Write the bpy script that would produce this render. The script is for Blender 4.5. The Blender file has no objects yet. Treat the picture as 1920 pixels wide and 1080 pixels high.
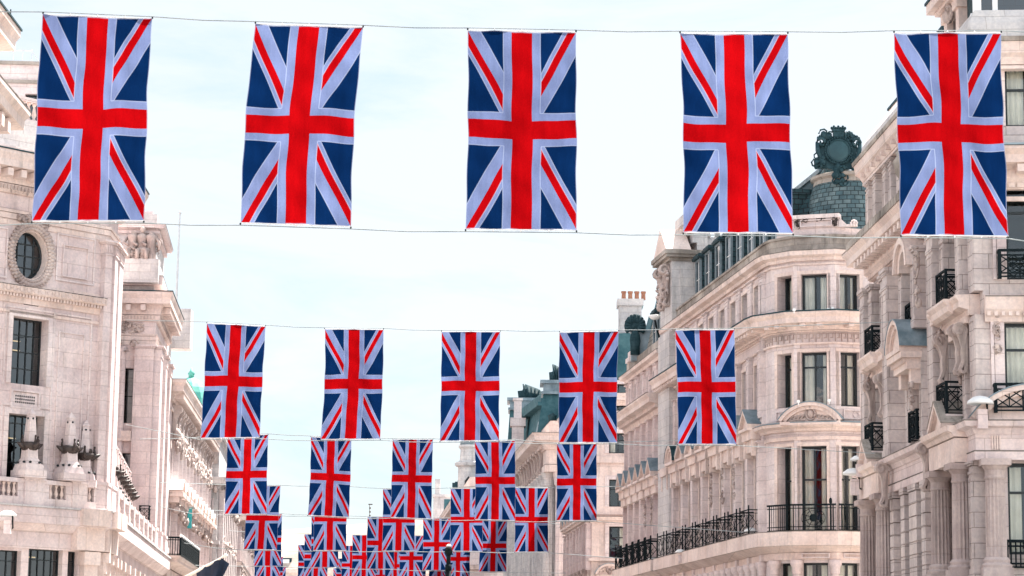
import bpy, bmesh, math, random
import numpy as np
from math import sin, cos, pi, radians, sqrt, atan2, atan, hypot
random.seed(7)
S = bpy.context.scene
COL = S.collection

# ------------------------------------------------------------------ camera
FPX, HCAM = 4470.0, 1.65
PITCH, ROLL = atan(740/FPX), radians(0.7)
cam = bpy.data.cameras.new('camera'); cam.lens = FPX/1920*36; cam.sensor_width = 36
cam.clip_start = 0.5; cam.clip_end = 4000
camo = bpy.data.objects.new('camera', cam); COL.objects.link(camo)
from mathutils import Matrix, Vector, noise
camo.matrix_world = Matrix.Translation((0, 0, HCAM)) @ Matrix.Rotation(PITCH+pi/2, 4, 'X') @ Matrix.Rotation(ROLL, 4, 'Z')
S.camera = camo

# ------------------------------------------------------------------ light
SUN_EL, SUN_AZ = radians(60), radians(31)      # azimuth measured from +Y towards +X
EXPOSURE = 2.1
w = bpy.data.worlds.new('World'); S.world = w; w.use_nodes = True
nt = w.node_tree; nt.nodes.clear()
def N(nt, t, **k):
    n = nt.nodes.new(t)
    for a, b in k.items(): setattr(n, a, b)
    return n
sky = N(nt, 'ShaderNodeTexSky', sky_type='NISHITA', sun_disc=False)
sky.sun_elevation = SUN_EL; sky.sun_rotation = SUN_AZ
sky.air_density = 1.0; sky.dust_density = 1.5; sky.ozone_density = 1.0
L = nt.links.new
tc = N(nt, 'ShaderNodeTexCoord'); mp = N(nt, 'ShaderNodeMapping'); mp.inputs['Scale'].default_value = (1.5, 1.5, 5.5); mp.inputs['Rotation'].default_value = (.1, .22, .3)
L(tc.outputs['Generated'], mp.inputs[0])
no = N(nt, 'ShaderNodeTexNoise'); no.inputs['Scale'].default_value = 3.4; no.inputs['Detail'].default_value = 9; no.inputs['Roughness'].default_value = .62; no.inputs['Distortion'].default_value = .5
L(mp.outputs[0], no.inputs[0])
rp = N(nt, 'ShaderNodeValToRGB'); rp.color_ramp.elements[0].position = .33; rp.color_ramp.elements[1].position = .53
rp.color_ramp.elements[0].color = (1.80, 2.10, 2.20, 1); rp.color_ramp.elements[1].color = (2.30, 2.35, 2.37, 1)      # thin blue between wisps of high cloud
L(no.outputs[0], rp.inputs[0])
dim = N(nt, 'ShaderNodeMix', data_type='RGBA', blend_type='MULTIPLY'); dim.inputs[0].default_value = 1; dim.inputs[7].default_value = (.50, .55, .58, 1)
mx = N(nt, 'ShaderNodeMix', data_type='RGBA'); mx.inputs[0].default_value = .82
L(sky.outputs[0], dim.inputs[6]); L(dim.outputs[2], mx.inputs[6]); L(rp.outputs[0], mx.inputs[7])
# sky behind the camera is brightened, added to throw light on the building fronts
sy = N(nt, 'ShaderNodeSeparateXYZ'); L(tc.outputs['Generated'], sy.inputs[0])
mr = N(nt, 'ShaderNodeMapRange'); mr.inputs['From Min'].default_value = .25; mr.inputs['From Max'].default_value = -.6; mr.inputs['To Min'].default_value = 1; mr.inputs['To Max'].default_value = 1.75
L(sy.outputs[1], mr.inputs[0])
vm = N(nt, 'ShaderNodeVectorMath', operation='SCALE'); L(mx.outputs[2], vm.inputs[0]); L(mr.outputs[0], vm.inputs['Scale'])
bg = N(nt, 'ShaderNodeBackground'); bg.inputs['Strength'].default_value = 0.10
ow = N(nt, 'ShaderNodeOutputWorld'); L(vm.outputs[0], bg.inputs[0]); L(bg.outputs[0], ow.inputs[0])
sl = bpy.data.lights.new('sun', 'SUN'); sl.energy = 4.8; sl.angle = radians(.53); sl.color = (1, .95, .87)
so = bpy.data.objects.new('sun', sl); COL.objects.link(so)
so.rotation_euler = Vector((-sin(SUN_AZ)*cos(SUN_EL), -cos(SUN_AZ)*cos(SUN_EL), -sin(SUN_EL))).to_track_quat('-Z', 'Y').to_euler()
so.location = (40, -20, 80)
S.view_settings.view_transform = 'Standard'; S.view_settings.look = 'None'
S.view_settings.exposure = EXPOSURE; S.view_settings.gamma = 1
try:
    S.cycles.transparent_max_bounces = 12
except Exception: pass

# ------------------------------------------------------------------ materials
def mat(name, rough=.8, metal=0, spec=.3):
    m = bpy.data.materials.new(name); m.use_nodes = True
    b = m.node_tree.nodes['Principled BSDF']
    b.inputs['Roughness'].default_value = rough; b.inputs['Metallic'].default_value = metal
    b.inputs['Specular IOR Level'].default_value = spec
    return m, m.node_tree, b
def noisecol(nt, c1, c2, scale, detail=5, lo=.35, hi=.65, vec=None, stretch=None):
    g = N(nt, 'ShaderNodeNewGeometry'); src = g.outputs['Position']
    if stretch:
        m = N(nt, 'ShaderNodeMapping'); m.inputs['Scale'].default_value = stretch; nt.links.new(src, m.inputs[0]); src = m.outputs[0]
    n = N(nt, 'ShaderNodeTexNoise'); n.inputs['Scale'].default_value = scale; n.inputs['Detail'].default_value = detail
    n.inputs['Roughness'].default_value = .62
    nt.links.new(src, n.inputs[0])
    r = N(nt, 'ShaderNodeValToRGB'); e = r.color_ramp.elements
    e[0].position = lo; e[1].position = hi; e[0].color = (*c1, 1); e[1].color = (*c2, 1)
    nt.links.new(n.outputs[0], r.inputs[0])
    return n, r
def wallvec(nt, ou=0.0, oz=0.0):
    g = N(nt, 'ShaderNodeNewGeometry'); sp = N(nt, 'ShaderNodeSeparateXYZ'); sn = N(nt, 'ShaderNodeSeparateXYZ')
    nt.links.new(g.outputs['Position'], sp.inputs[0]); nt.links.new(g.outputs['Normal'], sn.inputs[0])
    a = N(nt, 'ShaderNodeMath', operation='ABSOLUTE'); nt.links.new(sn.outputs[0], a.inputs[0])
    gt = N(nt, 'ShaderNodeMath', operation='GREATER_THAN'); nt.links.new(a.outputs[0], gt.inputs[0]); gt.inputs[1].default_value = .72
    m = N(nt, 'ShaderNodeMix'); nt.links.new(gt.outputs[0], m.inputs[0]); nt.links.new(sp.outputs[0], m.inputs[2]); nt.links.new(sp.outputs[1], m.inputs[3])
    c = N(nt, 'ShaderNodeCombineXYZ'); nt.links.new(m.outputs[0], c.inputs[0]); nt.links.new(sp.outputs[2], c.inputs[1])
    return c
def mixc(nt, fac, a, b, mode='MIX'):
    m = N(nt, 'ShaderNodeMix', data_type='RGBA', blend_type=mode)
    for s, i in ((fac, 0), (a, 6), (b, 7)):
        if hasattr(s, 'is_linked') or hasattr(s, 'links'): nt.links.new(s, m.inputs[i])
        elif isinstance(s, (int, float)): m.inputs[i].default_value = s
        else: m.inputs[i].default_value = (*s, 1)
    return m.outputs[2]
def stone(name, c1, c2, joint=.55, stain=.35, bw=1.15, bh=.44, dirt=(.10, .09, .08)):
    m, nt, b = mat(name, .85)
    n, r = noisecol(nt, c1, c2, .55, 6)
    v = wallvec(nt)
    br = N(nt, 'ShaderNodeTexBrick'); nt.links.new(v.outputs[0], br.inputs[0])
    br.inputs['Scale'].default_value = 1; br.inputs['Brick Width'].default_value = bw; br.inputs['Row Height'].default_value = bh
    br.inputs['Mortar Size'].default_value = .013; br.inputs['Mortar Smooth'].default_value = .3; br.inputs['Bias'].default_value = 0
    br.inputs['Color1'].default_value = (.92, .91, .92, 1); br.inputs['Color2'].default_value = (1.04, 1.02, 1.0, 1); br.inputs['Mortar'].default_value = (joint, joint*.95, joint*.92, 1)
    col = mixc(nt, 1.0, r.outputs[0], br.outputs[0], 'MULTIPLY')
    n2, r2 = noisecol(nt, (0, 0, 0), (1, 1, 1), 1.1, 8, .53, .76, stretch=(1.9, 1.9, .30))
    f = N(nt, 'ShaderNodeMath', operation='MULTIPLY'); nt.links.new(r2.outputs[0], f.inputs[0]); f.inputs[1].default_value = stain
    col = mixc(nt, f.outputs[0], col, dirt)
    n3, r3 = noisecol(nt, (.88, .88, .9), (1.08, 1.06, 1.04), 9, 6)
    col = mixc(nt, 1.0, col, r3.outputs[0], 'MULTIPLY')
    nt.links.new(col, b.inputs['Base Color'])
    bp = N(nt, 'ShaderNodeBump'); bp.inputs['Strength'].default_value = .45; bp.inputs['Distance'].default_value = .03
    ad = N(nt, 'ShaderNodeMath', operation='MULTIPLY_ADD'); nt.links.new(n3.outputs[0], ad.inputs[0]); ad.inputs[1].default_value = .35
    inv = N(nt, 'ShaderNodeMath', operation='SUBTRACT'); inv.inputs[0].default_value = 1; nt.links.new(br.outputs['Fac'], inv.inputs[1])
    nt.links.new(inv.outputs[0], ad.inputs[2]); nt.links.new(ad.outputs[0], bp.inputs['Height']); nt.links.new(bp.outputs[0], b.inputs['Normal'])
    return m
M = {}
M['stone'] = stone('portland_stone', (.58, .495, .49), (.76, .685, .675), joint=.72, stain=.34, bw=1.5, bh=.6)
M['stone_pink'] = stone('pinkish_stone', (.57, .47, .465), (.74, .65, .64), joint=.74, stain=.32, bw=1.5, bh=.62)
M['stone_warm'] = stone('warm_stone_moulding', (.62, .50, .455), (.78, .67, .625), joint=.8, stain=.36, bw=1.4, bh=5)
M['stone_aged'] = stone('aged_stone', (.43, .37, .36), (.64, .575, .555), joint=.50, stain=.45)
M['stone_column'] = stone('column_stone', (.36, .29, .28), (.52, .44, .42), joint=.8, stain=.45, bw=3, bh=1.4)
M['stone_grey'] = stone('grey_stone', (.44, .43, .44), (.64, .62, .61), joint=.75, stain=.5)
M['stone_dirty'] = stone('weathered_stone', (.20, .175, .155), (.46, .42, .38), joint=.8, stain=.95, bw=1.4, bh=5, dirt=(.045, .04, .03))
M['soot_shade'] = stone('sooty_shade_ledge', (.07, .065, .06), (.27, .24, .22), joint=.8, stain=.9, bw=1.4, bh=5, dirt=(.03, .028, .025))  # sooty tone, kept dark so the ledge lines also read as shade
M['stone_carved'] = stone('carved_stone', (.36, .285, .265), (.62, .53, .49), joint=1, stain=.7, bw=50, bh=50)
M['end_roof'] = stone('tan_tiles', (.40, .33, .28), (.50, .43, .38), joint=.7, stain=.5, bw=.5, bh=.35, dirt=(.2, .17, .15))
def slate(name, c1, c2, mortar, bw=.34, bh=.24):
    m, nt, b = mat(name, .75, spec=.22)
    v = wallvec(nt)
    br = N(nt, 'ShaderNodeTexBrick'); nt.links.new(v.outputs[0], br.inputs[0])
    br.inputs['Scale'].default_value = 1; br.inputs['Brick Width'].default_value = bw; br.inputs['Row Height'].default_value = bh
    br.inputs['Mortar Size'].default_value = .02; br.inputs['Mortar Smooth'].default_value = .2
    br.inputs['Color1'].default_value = (*c1, 1); br.inputs['Color2'].default_value = (*c2, 1); br.inputs['Mortar'].default_value = (*mortar, 1)
    n, r = noisecol(nt, (.6, .62, .62), (1.3, 1.25, 1.2), 1.4, 6)
    nt.links.new(mixc(nt, 1, br.outputs[0], r.outputs[0], 'MULTIPLY'), b.inputs['Base Color'])
    bp = N(nt, 'ShaderNodeBump'); bp.inputs['Strength'].default_value = .8; bp.inputs['Distance'].default_value = .03; bp.invert = True
    nt.links.new(br.outputs['Fac'], bp.inputs['Height']); nt.links.new(bp.outputs[0], b.inputs['Normal'])
    return m
M['slate'] = slate('slate_tiles', (.075, .135, .16), (.13, .185, .20), (.02, .03, .035), .27, .19)
def slate_dome():
    m = slate('dome_slate', (.065, .115, .135), (.125, .175, .19), (.02, .03, .035), .30, .20); m.name = 'dome_slate'; nt = m.node_tree
    br = [n for n in nt.nodes if n.type == 'TEX_BRICK'][0]; br.inputs['Mortar Size'].default_value = .016
    g = N(nt, 'ShaderNodeNewGeometry'); sp = N(nt, 'ShaderNodeSeparateXYZ'); nt.links.new(g.outputs['Position'], sp.inputs[0])
    def mm(op, a, b):
        n = N(nt, 'ShaderNodeMath', operation=op)
        for i, v in enumerate((a, b)):
            if isinstance(v, (int, float)): n.inputs[i].default_value = v
            else: nt.links.new(v, n.inputs[i])
        return n.outputs[0]
    a = mm('MULTIPLY', mm('ARCTAN2', mm('SUBTRACT', sp.outputs[0], 14.6), mm('SUBTRACT', 101.6, sp.outputs[1])), 1.6)
    c = N(nt, 'ShaderNodeCombineXYZ'); nt.links.new(a, c.inputs[0]); nt.links.new(sp.outputs[2], c.inputs[1]); nt.links.new(c.outputs[0], br.inputs[0])
    return m
M['slate_dome'] = slate_dome()
M['slate_dark'] = slate('dark_slate', (.018, .045, .055), (.03, .065, .08), (.01, .015, .02))
M['tiles_light'] = slate('ribbed_roof', (.30, .29, .27), (.36, .33, .30), (.05, .07, .08), 6, .26)
def plain(name, c1, c2, scale=3, rough=.6, metal=0, spec=.4, lo=.35, hi=.65, bump=0):
    m, nt, b = mat(name, rough, metal, spec)
    n, r = noisecol(nt, c1, c2, scale, 6, lo, hi); nt.links.new(r.outputs[0], b.inputs['Base Color'])
    if bump:
        bp = N(nt, 'ShaderNodeBump'); bp.inputs['Strength'].default_value = bump; bp.inputs['Distance'].default_value = .03
        nt.links.new(n.outputs[0], bp.inputs['Height']); nt.links.new(bp.outputs[0], b.inputs['Normal'])
    return m
M['slate_teal'] = plain('teal_slate_roof', (.018, .075, .095), (.06, .14, .16), 1.6, .7, 0, .25, bump=.4)
M['lead'] = plain('lead_sheet', (.10, .15, .18), (.24, .30, .34), 1.5, .45)
M['lead_dark'] = plain('dark_lead', (.008, .030, .038), (.028, .065, .08), 3, .7, 0, .2, bump=.3)
M['dormer_front'] = plain('dormer_paint', (.10, .14, .16), (.20, .24, .27), 3, .5)
M['iron'] = plain('black_iron', (.004, .009, .012), (.009, .015, .018), 6, .8, 0, .12)
M['frame'] = plain('window_frame_paint', (.006, .012, .016), (.015, .022, .026), 6, .45)
M['white_paint'] = plain('white_paint', (.70, .71, .72), (.82, .82, .82), 3, .5)
M['bronze'] = plain('dark_bronze', (.02, .015, .014), (.06, .04, .035), 5, .5, bump=.3)
M['copper'] = plain('green_copper', (.06, .30, .25), (.13, .42, .35), 1.2, .6)
M['terracotta'] = plain('terracotta', (.26, .11, .07), (.36, .17, .11), 4, .8)
M['steel'] = plain('galvanised_steel', (.40, .42, .44), (.55, .56, .57), 5, .4, .4)
M['cable'] = plain('wire_cable', (.20, .24, .26), (.35, .38, .38), 2, .5)
M['gold'] = plain('yellow_tarpaulin', (.75, .60, .03), (.85, .72, .05), 2, .6)
def emit(name, col, st):
    m = bpy.data.materials.new(name); m.use_nodes = True; b = m.node_tree.nodes['Principled BSDF']
    b.inputs['Base Color'].default_value = (*col, 1); b.inputs['Emission Color'].default_value = (*col, 1); b.inputs['Emission Strength'].default_value = st; return m
M['ceiling_lamp'] = emit('warm_ceiling_lamp', (1, .62, .30), .55)
M['navy'] = plain('navy_cloth', (.012, .022, .045), (.02, .035, .07), 2, .8)
M['blind'] = plain('cream_blind', (.76, .74, .66), (.93, .91, .85), 1.2, .9)
M['room'] = plain('room_dark', (.015, .025, .03), (.05, .06, .06), .6, .9)
M['red'] = plain('red_panel', (.5, .02, .03), (.6, .04, .05), 2, .5)
M['teal_banner'] = plain('teal_banner', (.03, .35, .38), (.05, .42, .44), 2, .7)
M['road'] = plain('asphalt', (.04, .04, .042), (.065, .063, .06), 4, .9)
M['paving'] = plain('paving_stone', (.28, .26, .24), (.36, .34, .31), 2, .85)
M['trunk'] = plain('lamp_glass', (.03, .03, .03), (.08, .08, .08), 2, .12)
def glassmat(name, tint, gl=.16):
    m = bpy.data.materials.new(name); m.use_nodes = True; nt = m.node_tree; nt.nodes.clear()
    o = N(nt, 'ShaderNodeOutputMaterial'); mxs = N(nt, 'ShaderNodeMixShader'); t = N(nt, 'ShaderNodeBsdfTransparent'); g = N(nt, 'ShaderNodeBsdfGlossy')
    t.inputs[0].default_value = (*tint, 1); g.inputs['Roughness'].default_value = .03; g.inputs['Color'].default_value = (.9, .95, 1, 1)
    n, r = noisecol(nt, (0, 0, 0), (1, 1, 1), 1.4, 2)
    bp = N(nt, 'ShaderNodeBump'); bp.inputs['Strength'].default_value = .12; bp.inputs['Distance'].default_value = .05
    nt.links.new(n.outputs[0], bp.inputs['Height']); nt.links.new(bp.outputs[0], g.inputs['Normal'])
    fr = N(nt, 'ShaderNodeFresnel'); fr.inputs[0].default_value = 1.5
    a = N(nt, 'ShaderNodeMath', operation='ADD'); nt.links.new(fr.outputs[0], a.inputs[0]); a.inputs[1].default_value = gl-.02; a.use_clamp = True
    nt.links.new(a.outputs[0], mxs.inputs[0]); nt.links.new(t.outputs[0], mxs.inputs[1]); nt.links.new(g.outputs[0], mxs.inputs[2]); nt.links.new(mxs.outputs[0], o.inputs[0])
    return m
M['glass'] = glassmat('window_glass', (.94, .95, .92), .045)
M['glass_dark'] = glassmat('dark_window_glass', (.32, .38, .42), .08)

def flag_material():
    m = bpy.data.materials.new('union_flag_cloth'); m.use_nodes = True; nt = m.node_tree; nt.nodes.clear(); l = nt.links.new
    uv = N(nt, 'ShaderNodeUVMap'); sp = N(nt, 'ShaderNodeSeparateXYZ'); l(uv.outputs[0], sp.inputs[0])
    def mth(op, a, b=None, c=None):
        n = N(nt, 'ShaderNodeMath', operation=op)
        for i, v in enumerate((a, b, c)):
            if v is None: continue
            if isinstance(v, (int, float)): n.inputs[i].default_value = v
            else: l(v, n.inputs[i])
        return n.outputs[0]
    x = mth('MULTIPLY_ADD', sp.outputs[0], 30, -15); y = mth('MULTIPLY_ADD', sp.outputs[1], 56, -28)
    sx = mth('SIGN', x); sy = mth('SIGN', y); ax = mth('ABSOLUTE', x); ay = mth('ABSOLUTE', y)
    k = 28/15; nn = 1/sqrt(1+k*k)
    d = mth('MULTIPLY', mth('SUBTRACT', mth('MULTIPLY', sx, y), mth('MULTIPLY', mth('MULTIPLY', sy, x), k)), nn)
    ad = mth('ABSOLUTE', d)
    whitesalt = mth('LESS_THAN', ad, 3.1)
    redsalt = mth('MULTIPLY', mth('GREATER_THAN', d, 0.0), mth('LESS_THAN', d, 2.05))
    wcross = mth('MAXIMUM', mth('LESS_THAN', ax, 5.15), mth('LESS_THAN', ay, 4.7))
    rcross = mth('MAXIMUM', mth('LESS_THAN', ax, 2.85), mth('LESS_THAN', ay, 2.6))
    edge = mth('MAXIMUM', mth('GREATER_THAN', ax, 14.8), mth('GREATER_THAN', ay, 27.75))
    white = mth('MAXIMUM', whitesalt, wcross)
    red = mth('MAXIMUM', rcross, mth('MULTIPLY', redsalt, mth('SUBTRACT', 1, wcross)))
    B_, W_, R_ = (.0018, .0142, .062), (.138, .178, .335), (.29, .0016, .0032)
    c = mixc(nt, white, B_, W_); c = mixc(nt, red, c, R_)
    # pale stitching along the seams and a seam line at the edges
    n1, r1 = noisecol(nt, (.88, .88, .88), (1.07, 1.07, 1.07), 2.0, 4, stretch=(2.5, 1, .5))
    n2, r2 = noisecol(nt, (.95, .95, .95), (1.04, 1.04, 1.04), 60, 2)
    c = mixc(nt, 1, c, r1.outputs[0], 'MULTIPLY'); c = mixc(nt, 1, c, r2.outputs[0], 'MULTIPLY')
    def near(v, t, e=.13): return mth('LESS_THAN', mth('ABSOLUTE', mth('SUBTRACT', v, t)), e)
    seam = mth('MAXIMUM', mth('MULTIPLY', near(ax, 5.15), mth('GREATER_THAN', ay, 4.7)), mth('MULTIPLY', near(ay, 4.7), mth('GREATER_THAN', ax, 5.15)))
    seam2 = mth('MULTIPLY', mth('MAXIMUM', near(ad, 3.1), near(d, 2.05)), mth('SUBTRACT', 1, wcross))
    sm = mth('MULTIPLY', mth('MAXIMUM', seam, seam2), .35)
    c = mixc(nt, sm, c, (.40, .46, .62))
    c = mixc(nt, mth('MULTIPLY', edge, .5), c, (.25, .28, .40))
    oi = N(nt, 'ShaderNodeObjectInfo'); rr = N(nt, 'ShaderNodeMapRange'); rr.inputs['To Min'].default_value = .92; rr.inputs['To Max'].default_value = 1.08; l(oi.outputs['Random'], rr.inputs[0])
    vs = N(nt, 'ShaderNodeVectorMath', operation='SCALE'); l(c, vs.inputs[0]); l(rr.outputs[0], vs.inputs['Scale']); c = vs.outputs[0]
    di = N(nt, 'ShaderNodeBsdfDiffuse'); tr = N(nt, 'ShaderNodeBsdfTranslucent'); ms = N(nt, 'ShaderNodeMixShader'); ms.inputs[0].default_value = .42
    l(c, di.inputs[0]); l(c, tr.inputs[0])
    wv = N(nt, 'ShaderNodeBump'); wv.inputs['Strength'].default_value = .35; wv.inputs['Distance'].default_value = .05
    l(n1.outputs[0], wv.inputs['Height']); l(wv.outputs[0], di.inputs['Normal']); l(wv.outputs[0], tr.inputs['Normal'])
    l(di.outputs[0], ms.inputs[1]); l(tr.outputs[0], ms.inputs[2])
    o = N(nt, 'ShaderNodeOutputMaterial'); l(ms.outputs[0], o.inputs[0])
    return m
M['flag'] = flag_material()

# ------------------------------------------------------------------ geometry helpers
_f = (0, cos(PITCH), sin(PITCH)); _u = (0, -sin(PITCH), cos(PITCH))
def ray(px, py):
    a, b = px-960, 540-py; c, s = cos(ROLL), sin(ROLL); a, b = a*c-b*s, a*s+b*c
    return (a, FPX*_f[1]+b*_u[1], FPX*_f[2]+b*_u[2])
def at(px, py, Y):
    d = ray(px, py); t = Y/d[1]; return (d[0]*t, Y, HCAM+d[2]*t)
class Fr:
    """a wall's own frame: u runs along it, n out of it, z up"""
    def __init__(s, p, q):
        s.o = p; s.L = hypot(q[0]-p[0], q[1]-p[1]); s.d = ((q[0]-p[0])/s.L, (q[1]-p[1])/s.L); s.n = (s.d[1], -s.d[0])
    def P(s, u, n, z): return (s.o[0]+s.d[0]*u+s.n[0]*n, s.o[1]+s.d[1]*u+s.n[1]*n, z)
    def hit(s, px, py, n=0):
        D = ray(px, py); den = D[0]*s.n[0]+D[1]*s.n[1]
        t = (n+s.o[0]*s.n[0]+s.o[1]*s.n[1])/den
        x, y = D[0]*t, D[1]*t
        return ((x-s.o[0])*s.d[0]+(y-s.o[1])*s.d[1], HCAM+D[2]*t)
    def rect(s, x0, x1, y0, y1, n=0):
        """opening seen at pixels x0..x1 (at its mid height) and y0..y1 -> u0,u1,z0,z1"""
        ym = (y0+y1)/2; xm = (x0+x1)/2
        return (s.hit(x0, ym, n)[0], s.hit(x1, ym, n)[0], s.hit(xm, y1, n)[1], s.hit(xm, y0, n)[1])
class MB:
    def __init__(s): s.v = []; s.f = []; s.pc = []
    def add(s, vs, fs):
        b = len(s.v); s.pc.append((b, len(s.f), len(vs), len(fs))); s.v += vs; s.f += [tuple(i+b for i in f) for f in fs]
    def split(s):
        """clusters of solids standing clearly apart, each to become a part of its own"""
        k = len(s.pc)
        if k < 2 or k > 700: return [s]
        lo = np.array([np.min(s.v[a:a+n], axis=0) for a, _, n, _ in s.pc]); hi = np.array([np.max(s.v[a:a+n], axis=0) for a, _, n, _ in s.pc])
        size = (hi-lo).max(axis=1)
        gap = np.maximum(0, np.maximum(lo[:, None]-hi[None], lo[None]-hi[:, None]))
        near = np.sqrt((gap**2).sum(2)) <= np.maximum(.02, .49*np.maximum(size[:, None], size[None]))
        lab = list(range(k)); st = []; seen = [False]*k; out = []
        for i in range(k):
            if seen[i]: continue
            seen[i] = True; st = [i]; grp = []
            while st:
                j = st.pop(); grp.append(j)
                for m in np.nonzero(near[j])[0]:
                    if not seen[m]: seen[m] = True; st.append(int(m))
            out.append(sorted(grp))
        if len(out) < 2 or len(out) > 90: return [s]
        res = []
        for g in out:
            b = MB()
            for j in g:
                a, fa, n, fn = s.pc[j]; b.add(s.v[a:a+n], [tuple(i-a for i in f) for f in s.f[fa:fa+fn]])
            res.append(b)
        return res
    def box(s, fr, u0, u1, n0, n1, z0, z1, tu=0, tn=0):
        """tu/tn taper the top inwards"""
        vs = [fr.P(u, n, z) for z, a, b in ((z0, 0, 0), (z1, tu, tn)) for u, n in ((u0+a, n0+b), (u1-a, n0+b), (u1-a, n1-b), (u0+a, n1-b))]
        s.add(vs, [(0, 1, 2, 3), (4, 7, 6, 5), (0, 4, 5, 1), (1, 5, 6, 2), (2, 6, 7, 3), (3, 7, 4, 0)])
    def prism_un(s, fr, poly, n0, n1):      # polygon in (u,z), extruded along n
        k = len(poly); vs = [fr.P(u, n0, z) for u, z in poly]+[fr.P(u, n1, z) for u, z in poly]
        s.add(vs, [tuple(range(k)), tuple(range(2*k-1, k-1, -1))]+[(i, i+k, (i+1) % k+k, (i+1) % k) for i in range(k)])
    def prism_nz(s, fr, poly, u0, u1):      # polygon in (n,z), extruded along u
        k = len(poly); vs = [fr.P(u0, n, z) for n, z in poly]+[fr.P(u1, n, z) for n, z in poly]
        s.add(vs, [tuple(range(k)), tuple(range(2*k-1, k-1, -1))]+[(i, i+k, (i+1) % k+k, (i+1) % k) for i in range(k)])
    def quad(s, *p): s.add(list(p), [tuple(range(len(p)))])
    def tube(s, pts, r, seg=6, rs=None):
        k = len(pts); vs = []
        for i, p in enumerate(pts):
            a = Vector(pts[max(i-1, 0)]); b = Vector(pts[min(i+1, k-1)]); t = (b-a).normalized()
            up = Vector((0, 0, 1)) if abs(t.z) < .9 else Vector((1, 0, 0))
            x = t.cross(up).normalized(); y = x.cross(t); rr = rs[i] if rs else r
            for j in range(seg):
                q = 2*pi*(j+.5)/seg; vs.append(tuple(Vector(p)+x*cos(q)*rr+y*sin(q)*rr))
        fs = [(i*seg+j, i*seg+(j+1) % seg, (i+1)*seg+(j+1) % seg, (i+1)*seg+j) for i in range(k-1) for j in range(seg)]
        fs += [tuple(range(seg))[::-1], tuple(range((k-1)*seg, k*seg))]
        s.add(vs, fs)
    def bar(s, a, b, r): s.tube([a, b], r, 4)
    def lathe(s, c, prof, seg=16, flute=0, a0=0, a1=2*pi, sq=1, sqy=1):
        full = abs(a1-a0-2*pi) < 1e-4; m = seg if full else seg+1; vs = []
        for r, z in prof:
            for j in range(m):
                q = a0+(a1-a0)*j/seg; rr = r*(1-flute*(j % 2))
                vs.append((c[0]+cos(q)*rr*sq, c[1]+sin(q)*rr*sqy, z))
        k = len(prof); fs = [(i*m+j, i*m+(j+1) % m, (i+1)*m+(j+1) % m, (i+1)*m+j) for i in range(k-1) for j in range(seg if full else m-1)]
        fs += [tuple(range(m))[::-1], tuple(range((k-1)*m, k*m))]
        s.add(vs, fs)
    def ball(s, c, r, seg=8, rings=6):
        rx, ry, rz = r if isinstance(r, tuple) else (r, r, r); vs = [(c[0], c[1], c[2]-rz)]
        for i in range(1, rings):
            a = -pi/2+pi*i/rings
            for j in range(seg): vs.append((c[0]+rx*cos(a)*cos(2*pi*j/seg), c[1]+ry*cos(a)*sin(2*pi*j/seg), c[2]+rz*sin(a)))
        vs.append((c[0], c[1], c[2]+rz)); t = len(vs)-1; fs = []
        for j in range(seg):
            fs.append((0, 1+(j+1) % seg, 1+j)); fs.append((t, t-seg+j, t-seg+(j+1) % seg))
        for i in range(rings-2):
            for j in range(seg): a = 1+i*seg; fs.append((a+j, a+(j+1) % seg, a+seg+(j+1) % seg, a+seg+j))
        s.add(vs, fs)
    def sweep(s, path, prof):
        """closed (n,z) outline carried along a plan path with mitred corners, n to the right of travel"""
        k = len(path); nor = []
        for i in range(k-1):
            dx, dy = path[i+1][0]-path[i][0], path[i+1][1]-path[i][1]; l = hypot(dx, dy); nor.append((dy/l, -dx/l))
        m = len(prof); vs = []
        for i, p in enumerate(path):
            if i == 0: o = nor[0]
            elif i == k-1: o = nor[-1]
            else:
                a, b = nor[i-1], nor[i]; q = 1+a[0]*b[0]+a[1]*b[1]; q = max(q, .35); o = ((a[0]+b[0])/q, (a[1]+b[1])/q)
            vs += [(p[0]+o[0]*n, p[1]+o[1]*n, z) for n, z in prof]
        fs = [(i*m+j, (i+1)*m+j, (i+1)*m+(j+1) % m, i*m+(j+1) % m) for i in range(k-1) for j in range(m)]
        fs += [tuple(range(m)), tuple(range((k-1)*m, k*m))[::-1]]
        s.add(vs, fs)
    def along(s, path, pitch, w, n0, n1, z0, z1, skip=.0, tn=0):
        """small blocks (dentils, modillions) set along a path"""
        for p, q in zip(path, path[1:]):
            fr = Fr(p, q); c = max(1, int((fr.L-2*skip)/pitch)); st = (fr.L-2*skip)/c
            for i in range(c):
                u = skip+st*(i+.5); s.box(fr, u-w/2, u+w/2, n0, n1, z0, z1)
    def arc(s, fr, uc, zc, r0, r1, a0, a1, n0, n1, seg=14, sz=1.0):
        po = [(uc+cos(a0+(a1-a0)*i/seg)*r1, zc+sin(a0+(a1-a0)*i/seg)*r1*sz) for i in range(seg+1)]
        pi_ = [(uc+cos(a0+(a1-a0)*i/seg)*r0, zc+sin(a0+(a1-a0)*i/seg)*r0*sz) for i in range(seg+1)]
        for i in range(seg):
            q = [pi_[i], po[i], po[i+1], pi_[i+1]]; s.prism_un(fr, q, n0, n1)
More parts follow.
